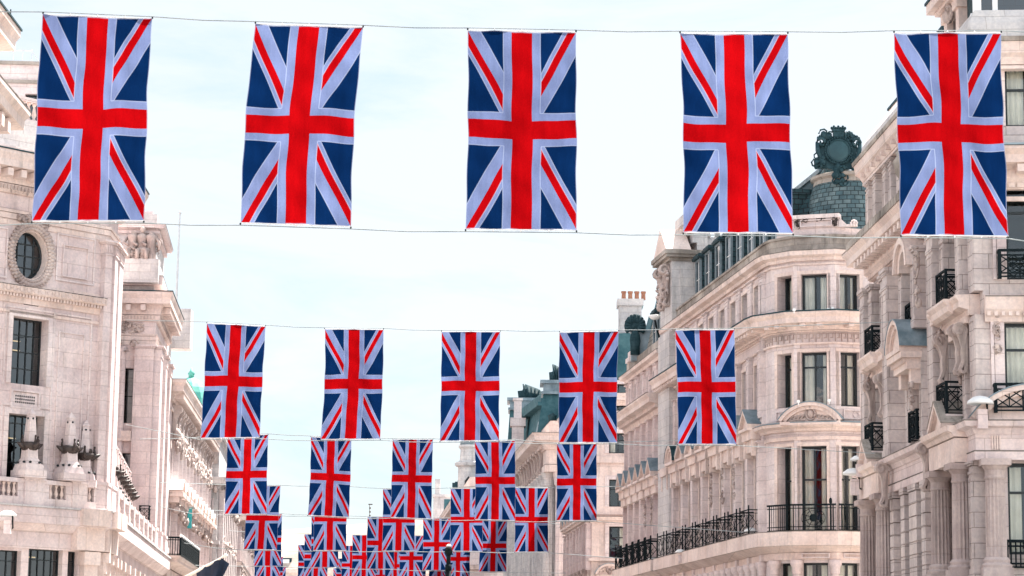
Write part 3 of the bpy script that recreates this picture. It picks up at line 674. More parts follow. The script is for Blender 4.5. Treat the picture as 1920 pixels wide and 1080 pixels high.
# ---------------------------------------------------------------- corner building on the left
def building_left():
    A0, A1, A2 = (-26.6, 88.83), (-17.05, 99.0), (-17.12, 101.7)
    R1, R2, C1, C2 = (-19.2, 101.9), (-21.4, 127.9), (-19.3, 128.0), (-20.0, 137.4)
    main = [A0, A1, A2, R1, R2, C1, C2]; back = [(-40, 137.4), (-40, 88.8)]
    t = thing('stone_building', (-22, 100, 0), 'pale pink stone corner building with an oval window, obelisk balcony and giant pilasters', 'building')
    FL, FS, FR, FB, FC = Fr(A0, A1), Fr(A1, A2), Fr(R1, R2), Fr(R2, C1), Fr(C1, C2)
    oval = FL.rect(27, 88, 443, 514); uo, zo = (oval[0]+oval[1])/2, (oval[2]+oval[3])/2; ru, rz = .80, .98
    osq = (uo-ru-.1, uo+ru+.1, zo-rz-.1, zo+rz+.1)
    w1 = FL.rect(21, 88, 596, 722); w2 = (w1[0], w1[1], FL.hit(50, 905)[1], FL.hit(50, 778)[1])
    prev = [(a-3.6, b-3.6, c, d) for a, b, c, d in (w1, w2)]
    lows = [FL.rect(-60, 38, 1030, 1130), FL.rect(52, 116, 1030, 1130), FL.rect(126, 146, 1034, 1130)]
    fw = (.35, 1.15, 12.8, 16.6)
    ops = {0: [osq, w1, w2]+prev, 4: [(.3, 1.0, 9.4, 13.6), (.3, 1.0, 15.2, 18.2)], 3: [(u, u+1.3, a, b) for u in (2, 5.2, 8.4, 11.6, 14.8, 18) for a, b in ((9.4, 13), (14.5, 17.8))],
           5: [(2.2, 3.2, 9.2, 12.5), (2.2, 3.2, 14.2, 17.5), (5.9, 6.8, 9.2, 12.5), (5.9, 6.8, 14.2, 17.5)]}
    wallpart(t, main, back, 8.35, 22.4, ops, 'stone_pink', .55)
    base = [A0, A1, C1, C2]
    bops = {0: lows}
    wallpart(t, base, back, 0, 8.36, bops, 'stone_pink', .35)
    # oval window: plate with an elliptical hole, wreath, glazing
    b = MB(); sg = 32
    for i in range(sg):
        a, c = 2*pi*i/sg, 2*pi*(i+1)/sg
        def sqp(q):
            x, y = cos(q), sin(q); k = 1/max(abs(x), abs(y)); return (uo+x*k*(ru+.1), zo+y*k*(rz+.1))
        e = lambda q, s=1: (uo+cos(q)*ru*s, zo+sin(q)*rz*s)
        p, q, r, s = sqp(a), sqp(c), e(c), e(a)
        b.quad(FL.P(p[0], 0, p[1]), FL.P(q[0], 0, q[1]), FL.P(r[0], 0, r[1]), FL.P(s[0], 0, s[1]))
        b.quad(FL.P(s[0], 0, s[1]), FL.P(r[0], 0, r[1]), FL.P(r[0], -.55, r[1]), FL.P(s[0], -.55, s[1]))
    b.build('window_reveal', 'stone_warm', t, fixn=False)
    b = MB()
    for i in range(46):
        a = 2*pi*i/46
        for k, (s, rr) in enumerate(((1.12, .10), (1.27, .13), (1.40, .09))):
            q = a+k*.07; b.ball(FL.P(uo+cos(q)*ru*s, .07, zo+sin(q)*rz*s), (rr, rr, rr*.8), 6, 4)
    b.carve(FL, uo-.75, uo+.75, zo+rz*1.35, zo+rz*1.58, .1, 22, 3, .13)
    b.build('wreath', 'stone_carved', t, True)
    o = MB()
    o.tube([FL.P(uo+cos(2*pi*i/24)*ru*.98, -.4, zo+sin(2*pi*i/24)*rz*.98) for i in range(25)], .06, 6)
    for k in (-.5, 0, .5):
        hh = sqrt(1-k*k); o.bar(FL.P(uo+k*ru, -.4, zo-hh*rz), FL.P(uo+k*ru, -.4, zo+hh*rz), .035); o.bar(FL.P(uo-hh*ru, -.4, zo+k*rz), FL.P(uo+hh*ru, -.4, zo+k*rz), .035)
    oo = o.build('oval_window', 'frame', t)
    g = MB(); g.quad(*[FL.P(uo+cos(2*pi*i/24)*ru, -.42, zo+sin(2*pi*i/24)*rz) for i in range(24)]); g.build('pane', 'glass_dark', oo, fixn=False)
    g = MB(); g.quad(*[FL.P(uo+cos(2*pi*i/24)*ru*1.5, -2.0, zo+sin(2*pi*i/24)*rz*1.5) for i in range(24)]); g.build('room', 'room', oo, fixn=False)
    for ww, hz in ((w1, (.25, .5, .75)), (w2, (.12, .4, .7))):
        window(t, FL, *ww, depth=.5, v=4, h=hz, curt=.25, glass='glass_dark')
    for ww in prev: window(t, FL, *ww, depth=.5, v=3, h=(.3, .6), curt=0, glass='glass_dark')
    for ww, vv in zip(lows, (4, 4, 1)): window(t, FL, *ww, depth=.33, v=vv, h=(.2,), curt=.25, glass='glass_dark')
    for i in (3, 4, 5):
        for op in ops[i]: window(t, {3: FR, 4: FB, 5: FC}[i], *op[:4], depth=.5, v=1, h=(.5,), curt=.1, glass='glass_dark', rm=False)
    for ww, hs in ((w1, (.28, .42, .95)), (w2, (.3,)), (lows[1], (.12,)), (lows[0], (.2,)), ((uo-.4, uo+.4, zo-.8, zo+.8), (.3, .62))):
        for q in hs:
            b = MB(); z = ww[3]-(ww[3]-ww[2])*q; W = ww[1]-ww[0]
            for a in (.25, .6): b.box(FL, ww[0]+W*a, ww[0]+W*(a+.24), -1.55, -1.5, z-.02, z+.02)
            b.build('ceiling_lamp', 'ceiling_lamp', t, whole=True)
    # surrounds and sunk panels
    b = MB()
    for ww in (w1, w2): surround(b, FL, *ww, w=.22, n=.06); surround(b, FL, ww[0]-.3, ww[1]+.3, ww[2]-.1, ww[3]+.32, w=.07, n=.03)
    u0 = FL.hit(100, 500)[0]; u1 = FL.hit(178, 500)[0]
    panel(b, FL, u0+.1, u1-.05, FL.hit(140, 531)[1], FL.hit(140, 442)[1]); panel(b, FL, u0+.42, u1-.4, FL.hit(140, 522)[1], FL.hit(140, 462)[1], .03, .05)
    panel(b, FL, u0+.1, u1-.05, 9.6, FL.hit(140, 592)[1], .05); panel(b, FL, u0+.4, u1-.4, 10.0, FL.hit(140, 625)[1], .035)
    panel(b, FL, FL.hit(-70, 500)[0], FL.hit(12, 500)[0], FL.hit(0, 520)[1], FL.hit(0, 425)[1])
    b.build('sunk_panels', 'stone', t)
    b = MB(); gu0, gu1, gz0, gz1 = FL.rect(27, 65, 741, 758)
    nx = 10
    for i in range(nx):
        for j in range(3):
            uu = gu0+(gu1-gu0)*(i+.5)/nx; zz = gz0+(gz1-gz0)*(j+.5)/3; b.box(FL, uu-.026, uu+.026, .015, .04, zz-.035, zz+.035)
    gg = b.build('vent_holes', 'frame', t); b = MB(); b.box(FL, gu0-.12, gu1+.12, 0, .022, gz0-.1, gz1+.1); panel(b, FL, gu0-.22, gu1+.22, gz0-.2, gz1+.2, .06, .05); b.build('vent_panel', 'stone', t)
    b = MB(); a0, a1, c0, c1 = FL.rect(44, 72, 566, 573)
    for i in range(9): uu = a0+(a1-a0)*(i+.5)/9; b.box(FL, uu-.03, uu+.03, 0, .02, c0, c1)
    b.build('vent_slots', 'frame', t)
    # middle dentil cornice with a guilloche band
    ue = FL.hit(190, 570)[0]; pth = [A0, FL.P(ue, 0, 0)[:2]]; pth2 = pth+[FL.P(ue, -.05, 0)[:2]]
    zt = FL.hit(100, 549)[1]; zd1 = FL.hit(100, 562)[1]; zd0 = FL.hit(100, 568)[1]; zb = FL.hit(100, 578)[1]
    sweep(t, 'dentil_cornice', pth, [[(-.02, zb), (.08, zb), (.12, zd0), (.16, zd0), (.16, zd1), (.34, zd1), (.40, zd1+.05), (.42, zt), (.1, zt+.1), (-.02, zt+.25)], box_prof(zb-.42, zb-.30, .07)], 'stone_warm')
    blocks(t, 'dentils', pth, .155, .085, .1, .31, zd0+.004, zd1-.004)
    b = MB(); k = int(ue/.34)
    for i in range(k):
        u = ue-.2-i*.34
        if u < 2.5: break
        b.tube([FL.P(u+cos(2*pi*j/10)*.125, .425, (zd1+zt)/2+.03+sin(2*pi*j/10)*.115) for j in range(11)], .017, 4)
    b.build('guilloche', 'stone_warm', t, True)
    # main entablature
    for nm, pp in (('main_cornice', [A0, A1, A2]), ('pavilion_cornice', [R2, C1, C2])):
        e = pp if nm == 'pavilion_cornice' else pp+[(A2[0]-2.2, A2[1]+.05)]
        d = -.35 if nm == 'pavilion_cornice' else 0; k = .8 if d else 1
        sh = lambda pr: [(q*k if q > 0 else q, zz+d) for q, zz in pr]
        sweep(t, nm, e, [sh(q_) for q_ in [[(-.02, 21.45), (.3, 21.45), (.34, 21.75), (.42, 21.95), (1.0, 21.98), (1.0, 22.25), (1.12, 22.5), (1.12, 22.62), (-.02, 22.75)],
                         [(-.02, 21.08), (.14, 21.1), (.24, 21.2), (.28, 21.42), (-.02, 21.43)], box_prof(20.3, 20.42, .12), box_prof(20.05, 20.28, .08), box_prof(19.8, 20.03, .05)]], 'stone_warm')
        blocks(t, 'modillions', e, .62, .26, .3*k, .92*k, 21.62+d, 21.93+d, m='stone_warm', skip=.25)
        sweep(t, 'lead_edge', e, [sh([(1.0, 22.63), (1.16, 22.625), (1.16, 22.68), (1.0, 22.70)])], 'lead_dark')
        blocks(t, 'egg_band', e, .17, .09, .2*k, .30*k+.01, 21.2+d, 21.38+d, m='stone_carved')
    b = MB(); b.carve(FB, .1, 1.4, 20.1, 20.65, .04, 60, 12, .09); b.carve(FL, 2, 13, 21.12, 21.2, .2, 40, 5, .05); b.build('frieze_carving', 'stone_carved', t, True)
    # giant pilasters
    def pil(fr, a, c, n=.35, z0=8.4, z1=19.78, nm='giant_pilaster'):
        b = MB(); b.box(fr, a, c, -.02, n, z0+1.25, z1-.62); b.box(fr, a-.07, c+.07, -.02, n+.07, z0+.15, z0+1.1); b.box(fr, a-.12, c+.12, -.02, n+.12, z0, z0+.15); b.box(fr, a-.1, c+.1, -.02, n+.1, z0+1.1, z0+1.25)
        b.box(fr, a-.04, c+.04, -.02, n+.04, z1-.62, z1-.55); b.box(fr, a, c, -.02, n+.01, z1-.55, z1-.15); b.box(fr, a-.08, c+.08, -.02, n+.09, z1-.15, z1-.08); b.box(fr, a-.16, c+.16, -.02, n+.16, z1-.08, z1)
        k = max(4, int((c-a)/.14))
        for i in range(k):
            u = a+(c-a)*(i+.5)/k; b.box(fr, u-.025, u+.025, n, n+.05, z1-.5, z1-.2)
        return b.build(nm, 'stone_pink', t)
    pil(FL, FL.hit(184, 600)[0], FL.L-.02); pil(FS, .0, .85, .32); pil(FS, 1.5, 2.65, .3)
    pil(FB, 1.05, FB.L-.02, .3, z1=19.43); pil(FC, 0, 1.5, z1=19.43); pil(FC, 4.0, 5.2, z1=19.43); pil(FC, 7.6, 9.0, z1=19.43)
    # carved drops down the pavilion return
    b = MB(); b.carve(FS, 1.0, 1.35, 15.5, 19.4, .14, 60, 8, .08); b.build('carved_drops', 'stone_carved', t, True)
    # ionic column in the recess
    b = MB(); cx = FB.P(.35, .15, 0); b.lathe(cx, [(.34, 8.4), (.34, 8.6), (.27, 8.8), (.25, 12), (.22, 19.0), (.25, 19.1), (.3, 19.3)], 16)
    for s in (-.28, .28): b.lathe((cx[0]+s, cx[1]-.25), [(.001, 19.05), (.17, 19.05)], 8)
    b.build('column', 'stone_pink', t, True)
    for s, uu in ((1, .1), (1, 1.0)):
        b = MB()
        c = FB.P(uu, .42, 19.45); b.tube([(c[0]+cos(a*.8)*.26*(1-a/12), c[1]-.02*a, c[2]+sin(a*.8)*.26*(1-a/12)) for a in range(12)], .06, 5); b.build('volute', 'stone_carved', t, True)
    # window hood and balcony inside the recess
    b = MB(); b.box(FB, 0, 1.05, 0, .45, 14.2, 14.35); b.box(FB, 0, 1.02, 0, .35, 14.35, 14.75); b.build('hood', 'stone_warm', t)
    # base entablature and terrace ledge
    bp = [A0, A1, C1, C2]
    sweep(t, 'base_entablature', bp, [box_prof(7.75, 8.38, .62), [(-.02, 7.42), (.12, 7.42), (.3, 7.52), (.5, 7.72), (.56, 7.748), (-.02, 7.748)], box_prof(6.75, 7.415, .1)], 'stone_pink')
    sweep(t, 'terrace_edge', bp, [box_prof(8.384, 8.46, .68, -.5)], 'stone_grey')
    # blocks of the entablature standing forward under the piers
    b = MB()
    for fr, a, c in ((FL, FL.L-1.35, FL.L+.05), (FS, 0, 1.0), (FS, 1.3, 2.95)):
        b.box(fr, a, c, .1, .85, 7.77, 8.45); b.box(fr, a, c, .1, .5, 6.78, 7.74)
    b.build('pier_blocks', 'stone_warm', t)
    b = MB()
    for a in (.1, 1.9, 4.2, 6.0, 8.2, 11, 14, 17, 20, 23, 26):
        F2 = Fr(A1, C1); b.box(F2, a, a+.6, .02, .55, 6.35, 6.74); b.box(F2, a+.05, a+.55, .02, .42, 5.9, 6.35); b.box(F2, a+.08, a+.5, .02, .34, 0, 5.9)
    b.box(FL, FL.L-.9, FL.L-.1, .02, .45, 6.2, 6.74); b.box(FL, FL.L-.82, FL.L-.15, .02, .34, 0, 6.2)
    b.build('lower_capitals', 'stone_warm', t)
    # terrace balustrade (front)
    nb = .42
    zb0, zb1 = 8.46, 9.45
    ux = lambda px, py=930: FL.hit(px, py, nb)[0]
    piers = [(ux(-62), ux(-30)), (ux(41), ux(78)), (ux(131), ux(157))]
    b = MB()
    for a, c in piers: b.box(FL, a, c, nb-.22, nb+.2, zb0, zb1); b.box(FL, a-.05, c+.05, nb-.26, nb+.25, zb1, zb1+.09)
    spans = [(piers[0][1], piers[1][0]), (piers[1][1], piers[2][0]), (piers[2][1], ux(177))]
    for a, c in spans:
        b.box(FL, a, c, nb-.16, nb+.14, zb0, zb0+.3); b.box(FL, a, c, nb-.18, nb+.16, zb1-.12, zb1+.05)
        e = min(.28, (c-a)*.2); b.box(FL, a, a+e, nb-.14, nb+.12, zb0+.3, zb1-.12); b.box(FL, c-e, c, nb-.14, nb+.12, zb0+.3, zb1-.12)
    b.build('balustrade', 'stone', t)
    for a, c in spans: e = min(.28, (c-a)*.2); baluster_row(t, FL, a+e, c-e, zb0+.3, zb1-.12, nb, .21, .085)
    FT = Fr(A2, C1)
    b = MB(); b.box(FT, 0, FT.L, .1, .4, zb0, zb0+.25); b.box(FT, 0, FT.L, .08, .42, zb1-.1, zb1+.05)
    for i in range(9): u = .4+i*(FT.L-1)/8; b.box(FT, u-.3, u+.3, .04, .46, zb0+.0, zb1+.09)
    b.build('street_balustrade', 'stone', t)
    for i in range(8): u = .7+i*(FT.L-1)/8; baluster_row(t, FT, u, u+(FT.L-1)/8-.6, zb0+.25, zb1-.1, .25, .3, .085)
    # stepped roof blocks, attic and upper balustrade behind
    sweep(t, 'roof_steps', [(-28.1, 89.3), (-18.0, 99.5), (-18.1, 101.6)], [box_prof(22.7, 23.4, 0, -6), box_prof(23.4, 24.1, -.5, -6), box_prof(24.1, 24.85, -1.0, -6)], 'stone_grey')
    FU = Fr((-28, 91.5), (-18.4, 101.6))
    b = MB(); b.box(FU, 0, FU.L, .1, .45, 24.86, 24.98); b.box(FU, 0, FU.L, .1, .45, 25.75, 25.92)
    for i in range(4): b.box(FU, 1.2+i*3.7, 1.9+i*3.7, .08, .47, 24.98, 25.75)
    b.build('upper_balustrade', 'stone', t)
    for i in range(3): baluster_row(t, FU, 2.0+i*3.7, 4.8+i*3.7, 24.98, 25.75, .28, .27, .1)
    at0, at1 = (-30, 103.0), (-19.6, 103.6)
    FA = Fr(at0, at1); aw = FA.rect(46, 82, 176, 232)
    wallpart(t, [at0, at1, (-20.2, 120)], [(-30, 120)], 22.4, 28.7, {0: [aw, (aw[0]-3, aw[1]-3, aw[2], aw[3])]}, 'stone', .35, 'attic_wall')
    window(t, FA, *aw, depth=.3, v=1, h=(.33, .66), curt=0, glass='glass_dark')
    sweep(t, 'attic_ledge', [at0, at1, (-20.2, 120)], [box_prof(27.75, 27.9, .1), box_prof(26.9, 27.0, .06), box_prof(28.6, 28.75, .14)], 'stone_dirty')
    # block over the pavilion with its sculpture group
    P0, P1, P2 = (-24.5, 127.9), (-19.45, 128.05), (-20.1, 135.5)
    wallpart(t, [P0, P1, P2], [(-26, 135.5)], 22.5, 26.7, {}, 'stone_grey', name='attic_block')
    sweep(t, 'attic_cornice', [P0, P1, P2], [box_prof(25.6, 25.75, .18), cornice_prof(25.75, 26.05, .5), box_prof(26.05, 26.9, -.25, -1.5), box_prof(22.7, 23.2, .45), box_prof(23.2, 23.5, .25)], 'stone')
    b = MB(); F3 = Fr(P0, P1); u0, u1 = F3.hit(240, 480)[0], F3.hit(288, 480)[0]
    b.box(F3, u0-.1, u1+.4, .1, 1.0, 22.75, 24.05)
    b.build('sculpture_plinth', 'stone_grey', t)
    b = MB()
    for k in range(3):
        c = u0+.3+k*(u1-u0-.4)/2; h = (1.9, 2.2, 1.8)[k]; n0 = .55
        b.lathe(F3.P(c, n0, 0), [(.26, 24.05), (.3, 24.4), (.22, 24.9), (.27, 25.2), (.3, 25.35), (.12, 25.5)], 10)
        b.ball(F3.P(c+.03, n0, 24.05+h*.76), (.15, .15, .19), 8, 6)
        b.tube([F3.P(c-.25, n0, 25.3), F3.P(c-.45, n0+.2, 24.95), F3.P(c-.2, n0+.4, 24.8)], .08, 6)
        b.tube([F3.P(c+.25, n0, 25.3), F3.P(c+.45, n0+.1, 25.0), F3.P(c+.5, n0+.2, 24.6)], .08, 6)
        b.tube([F3.P(c-.1, n0+.1, 24.6), F3.P(c-.15, n0+.5, 24.5), F3.P(c-.2, n0+.45, 24.05)], .13, 6)
    b.carve(F3, u0, u1, 24.05, 24.7, .8, 26, 19, .18); b.carve(F3, u1-.2, u1+.3, 24.1, 25.4, .3, 14, 20, .14)
    b.build('sculpture_group', 'stone_carved', t, True)
    # short iron balcony on the far pavilion
    railing(t, FB, 1.7, 2.2, 9.9, 10.7, .9, .3, name='balcony_railing')
    return t, FL, FT, nb, zb1, A1
LB, FL, FT, NB, ZB1, LA1 = building_left()

def obelisk(loc_fr, u, n, z, label, first=None):
    if first is not None: return first
    t = thing('obelisk', loc_fr.P(u, n, z), label, 'obelisk', 'obelisks with bronze prows standing on the balustrade')
    b = MB(); f = loc_fr
    b.box(f, u-.52, u+.52, n-.52, n+.52, z, z+.3); b.box(f, u-.46, u+.46, n-.46, n+.46, z+.3, z+.55, .06, .06); b.box(f, u-.36, u+.36, n-.36, n+.36, z+.55, z+.78, .1, .1)
    b.box(f, u-.25, u+.25, n-.25, n+.25, z+.78, z+1.35, .03, .03)
    b.build('pedestal', 'stone', t)
    b = MB(); b.box(f, u-.2, u+.2, n-.2, n+.2, z+1.35, z+2.55, .075, .075); b.box(f, u-.15, u+.15, n-.15, n+.15, z+2.55, z+2.6); b.box(f, u-.14, u+.14, n-.14, n+.14, z+2.6, z+2.82, .13, .13)
    b.build('shaft', 'stone', t)
    b = MB()
    b.lathe(f.P(u, n, 0), [(.1, z+1.08), (.3, z+1.12), (.42, z+1.3), (.4, z+1.42), (.25, z+1.45)], 12)
    for a, c in ((1, 0), (-1, 0), (0, 1), (0, -1)):
        b.tube([f.P(u+a*.2, n+c*.2, z+1.25), f.P(u+a*.42, n+c*.42, z+1.3), f.P(u+a*.62, n+c*.62, z+1.4)], .1, 6, [.16, .11, .03])
        b.tube([f.P(u+a*.36, n+c*.36, z+1.36), f.P(u+a*.37, n+c*.37, z+1.52), f.P(u+a*.35, n+c*.35, z+1.64)], .06, 6, [.075, .05, .035]); b.ball(f.P(u+a*.37, n+c*.37, z+1.67), (.05, .05, .06), 6, 5)
        b.tube([f.P(u+a*.25+c*.2, n+c*.25+a*.2, z+1.4), f.P(u+a*.27+c*.22, n+c*.27+a*.22, z+1.52), f.P(u+a*.24+c*.2, n+c*.24+a*.2, z+1.6)], .05, 6, [.055, .04, .02])
    b.build('bronze_prows', 'bronze', t, True)
    b = MB()
    for a, c in ((1, 0), (-1, 0), (0, 1), (0, -1)):
        b.ball(f.P(u+a*.145, n+c*.145, z+2.4), (.045, .045, .045), 8, 5)
        for s in (-.22, .22): b.ball(f.P(u+a*.40+c*s, n+c*.40+a*s, z+.62), (.06, .06, .05), 8, 5)
    b.build('lamp_holes', 'frame', t)
    return t
OB = []
for px, lb in ((58, 'stone obelisk with dark bronze prows standing before the lower left window'), (131, 'stone obelisk with dark bronze prows on the second balustrade pier'), (165, 'slimmer-looking obelisk close beside the corner pilaster, right of two others')):
    pass
def copy_thing(src, loc, rz, label):
    r = src.copy(); COL.objects.link(r); r.location = loc; r.rotation_euler = (0, 0, rz); r['label'] = label; ORG[r.name] = tuple(loc)
    for ch in list(src.children):
        c = ch.copy(); COL.objects.link(c); c.parent = r
        for g in list(ch.children):
            d = g.copy(); COL.objects.link(d); d.parent = c
    return r
FX = Fr((0, 0), (1, 0))
ob0 = obelisk(FX, 0, 0, 0, '')
obs = []
p = FL.hit(53, 905, NB); obs.append((FL.P(p[0], NB, ZB1+.09), radians(46), 'leftmost stone obelisk with bronze prows, standing before the lower left window'))
p = FL.hit(128, 912, NB+.1); obs.append((FL.P(p[0], NB+.1, ZB1+.09), radians(40), 'stone obelisk with bronze prows between the leftmost obelisk and the corner one'))
p = FL.hit(163, 912, NB-.1); obs.append((FL.P(p[0], NB-.3, ZB1-.1), radians(5), 'stone obelisk with bronze prows half hidden behind its neighbour by the corner pilaster'))
for i in range(7):
    y = 108.5+i*2.45; f = (y-108.5)/14.7; x = -18.1-1.6*f
    obs.append(((x, y, ZB1+.09), radians(5), 'stone obelisk with bronze prows, %s in the receding file along the street' % ('nearest', 'second', 'third', 'fourth', 'fifth', 'sixth', 'farthest')[i]))
for i, (loc, rz, lb) in enumerate(obs):
    if i == 0: ob0.location = loc; ob0.rotation_euler = (0, 0, rz); ob0['label'] = lb
    else: copy_thing(ob0, loc, rz, lb)

# ---------------------------------------------------------------- nearest building on the left (only its eaves reach the picture)
def building_near_left():
    p = [(-13.85, 22), (-13.95, 61.6)]
    t = thing('stone_building', (-18, 50, 0), 'nearest stone building at the far left edge showing only its warm cornices', 'building')
    pth = [(-14.1, 22), (-14.12, 61.4), (-30, 62.0)]
    F0 = Fr(pth[0], pth[1]); op = [(u, u+1.2, a, b) for u in (4, 9, 14, 19, 24, 29, 34) for a, b in ((5.5, 8.2), (10, 13))]
    wallpart(t, pth, [(-30, 22)], 0, 19.6, {0: op}, 'stone')
    for o in op[-6:]: window(t, F0, *o, v=1, h=(.4,), curt=.2)
    sweep(t, 'upper_cornice', pth, [[(-.02, 17.6), (.1, 17.6), (.14, 17.85), (.3, 17.95), (.3, 18.1), (.72, 18.2), (.72, 18.45), (.82, 18.62), (.82, 18.78), (-.02, 18.85)]], 'stone_warm')
    blocks(t, 'upper_dentils', pth, .3, .16, .12, .28, 17.62, 17.9)
    sweep(t, 'lead_edge', pth, [[(.6, 18.79), (.86, 18.785), (.86, 18.84), (.6, 18.86)]], 'lead_dark')
    sweep(t, 'lower_cornice', pth, [[(-.02, 14.9), (.1, 14.9), (.2, 15.3), (.28, 15.5), (.28, 15.9), (1.0, 16.1), (1.0, 16.35), (1.12, 16.5), (1.12, 16.62), (-.02, 16.72)], box_prof(14.3, 14.5, .12)], 'stone_warm')
    blocks(t, 'modillions', pth, .75, .32, .27, .95, 15.65, 16.0, skip=.3)
    blocks(t, 'lower_dentils', pth, .3, .16, .2, .32, 15.3, 15.5)
    b = MB(); b.carve(F0, 38.2, 39.2, 13.2, 14.8, .15, 24, 33, .16); b.build('capital_carving', 'stone_carved', t, True)
    b = MB(); b.prism_nz(F0, [(-3.5, 18.9), (-.2, 18.9), (-.2, 19.5), (-1.3, 20.6), (-3.5, 20.8)], 20, 38.6); b.build('roof_block', 'stone_grey', t)
    b = MB()
    for u in (30, 31.5, 33, 34.5, 36, 37.5, 39): b.bar(F0.P(u, .78, 18.8), F0.P(u, .78, 19.05), .02)
    b.build('spikes', 'iron', t)
building_near_left()
def roof_rail():
    t = MB(); f = Fr((-25, 104.5), (-20.6, 104.5))
    u0, z = f.hit(25, 103)[0], 28.75
    for i in range(4): t.bar(f.P(u0+i*.42, 0, z), f.P(u0+i*.42, 0, z+.85), .02)
    t.bar(f.P(u0-.5, 0, z+.8), f.P(u0+.8, 0, z+.8), .025); t.bar(f.P(u0-.5, 0, z+.3), f.P(u0+.8, 0, z+.3), .02); t.bar(f.P(u0+.8, 0, z+.85), f.P(u0+1.35, 0, z), .025)
    tag(t.build('roof_railing', 'steel', org=f.P(u0, 0, z)), 'thin steel guard rail standing on the roof at upper left', 'railing')
roof_rail()

# ---------------------------------------------------------------- facades on the right
def street_front(t, fr, cs, zs, W=1.0, rail=True, skip_rail=(), arch=(), no_ped=(), ped=True, consoles=False, m='stone', strip=.5, full=True, openings_only=False):
    """one run of bays: zs = (w1a,w1b,w2a,w2b,w3a,w3b, lower ws) ; returns wall openings"""
    ops = []
    for c in cs:
        for a, b in zs: ops.append((c-W/2, c+W/2, a, b))
    return ops
def building_corner_right():
    P = [(8.05, 121.9), (10.85, 100.7), (11.03, 99.95), (11.9, 98.95), (13.47, 98.4), (15.1, 98.8), (16.3, 100.2), (16.9, 110)]
    back = [(24, 110), (24, 121.9)]
    t = thing('corner_building', (14, 105, 0), 'cream stone corner building with curved front, iron balcony and slate corner dome', 'building')
    F = frs(P); S0, F1, F2, F3 = F[0], F[2], F[3], F[4]
    cs = [S0.L-1.3-2.3*k for k in range(9)]
    lv = [(8.0, 11.45), (13.15, 15.3), (17.15, 18.75)]
    so = [(c-.55, c+.55, a, b, .5) for c in cs for a, b in lv]+[(c-.75, c+.75, 3.8, 6.6, .4) for c in cs]
    f1 = [F1.rect(1459, 1486, a, b)+(.5,) for a, b in ((519, 590), (663, 764), (838, 1001))]
    f2 = [F2.rect(1502, 1551, a, b)+(.3,) for a, b in ((514, 588), (660, 762), (836, 1001))]+[F2.rect(1505, 1553, 1055, 1140)]
    f3 = [F3.rect(1573, 1611, a, b)+(.3,) for a, b in ((514, 588), (661, 762), (836, 1001))]+[F3.rect(1574, 1612, 1057, 1140)]
    zz = [(f2[i][2], f2[i][3]) for i in range(4)]
    f1 = [(f1[i][0], f1[i][1], zz[i][0], zz[i][1], .5) for i in range(3)]+[(f1[0][0]-.05, f1[0][1]+.1, *zz[3], .3)]; f3 = [(f3[i][0], f3[i][1], *zz[i], .3) for i in range(4)]
    wallpart(t, P, back, 0, 19.7, {0: so, 2: f1, 3: f2, 4: f3}, 'stone')
    for i, o in enumerate(so):
        window(t, S0, *o[:4], depth=o[4], v=1, h=() if i % 3 == 2 else (.25,), curt=.3, rm=False)
    for fr, fs in ((F1, f1), (F2, f2), (F3, f3)):
        for i, o in enumerate(fs): window(t, fr, *o[:4], depth=o[4] if len(o) > 4 else .3, v=0 if fr is F1 else 1, h=((), (.27,), (.38,), ())[i], curt=1.3, t=.085, seed=i*3+1, full=True)
    # surrounds
    b = MB()
    for c in cs:
        for a, e in lv: surround(b, S0, c-.55, c+.55, a, e, w=.14, n=.07)
    for fr, fs in ((F1, f1), (F2, f2), (F3, f3)):
        for o in fs[:3]: surround(b, fr, *o[:4], w=.15, n=.06)
    b.build('window_surrounds', 'stone_warm', t)
    # strips between the bays
    for i in range(10):
        u = cs[0]+1.15-2.3*i if i else cs[0]+.95
        for a, e, n, wd in ((8.0, 11.9, .28, .5), (12.9, 15.75, .22, .5), (17.1, 19.1, .12, .75)):
            b = MB(); pilaster(b, S0, u-wd/2, u+wd/2, a, e, n, 0, .3 if a < 12 else .2, .0); b.build('pilaster', 'stone', t)
    b = MB()
    for i in (2, 3, 4): b.carve(S0, cs[i]+1.02, cs[i]+1.28, 9.8, 11.7, .31, 26, 40+i, .1)
    b.build('carved_drops', 'stone_carved', t, True)
    for fr, xs in ((F2, (.08, F2.L-.1)), (F3, (.1,))):
        for x in xs:
            for a, e in ((8.0, 11.9), (13.0, 15.75), (17.1, 19.1)): b = MB(); pilaster(b, fr, x-.14, x+.14, a, e, .06, 0, 0, 0); b.build('pilaster', 'stone', t)
    b = MB()
    for k, c in enumerate((F[0].L-.05,)): pilaster(b, S0, c-.5, c, 8, 19.1, .12, 0, .3, .3)
    b.build('corner_pilaster', 'stone', t)
    # base entablature and balcony ledge
    sweep(t, 'balcony_ledge', P[:-1], [box_prof(7.35, 7.92, .72), [(-.02, 7.1), (.15, 7.1), (.6, 7.32), (.65, 7.345), (-.02, 7.345)], box_prof(6.8, 7.09, .1)], 'stone_warm')
    b = MB()
    for fr in (F2, F3): panel(b, fr, .25, fr.L-.25, 6.86, 7.06, .03, .125)
    for k in range(10): u = S0.L-.2-2.3*k; b.box(S0, max(.01, u-.35), u, .1, .2, 6.8, 7.09)
    b.build('frieze_panels', 'stone', t)
    b = MB()
    for fr, us in ((F2, (.02, F2.L-.03)), (F1, (.2,)), (F3, (F3.L-.3,))):
        for u in us: c = fr.P(u, .12, 0); b.lathe(c, [(.2, 3), (.17, 6.2), (.2, 6.25), (.19, 6.45), (.27, 6.6), (.27, 6.78)], 12)
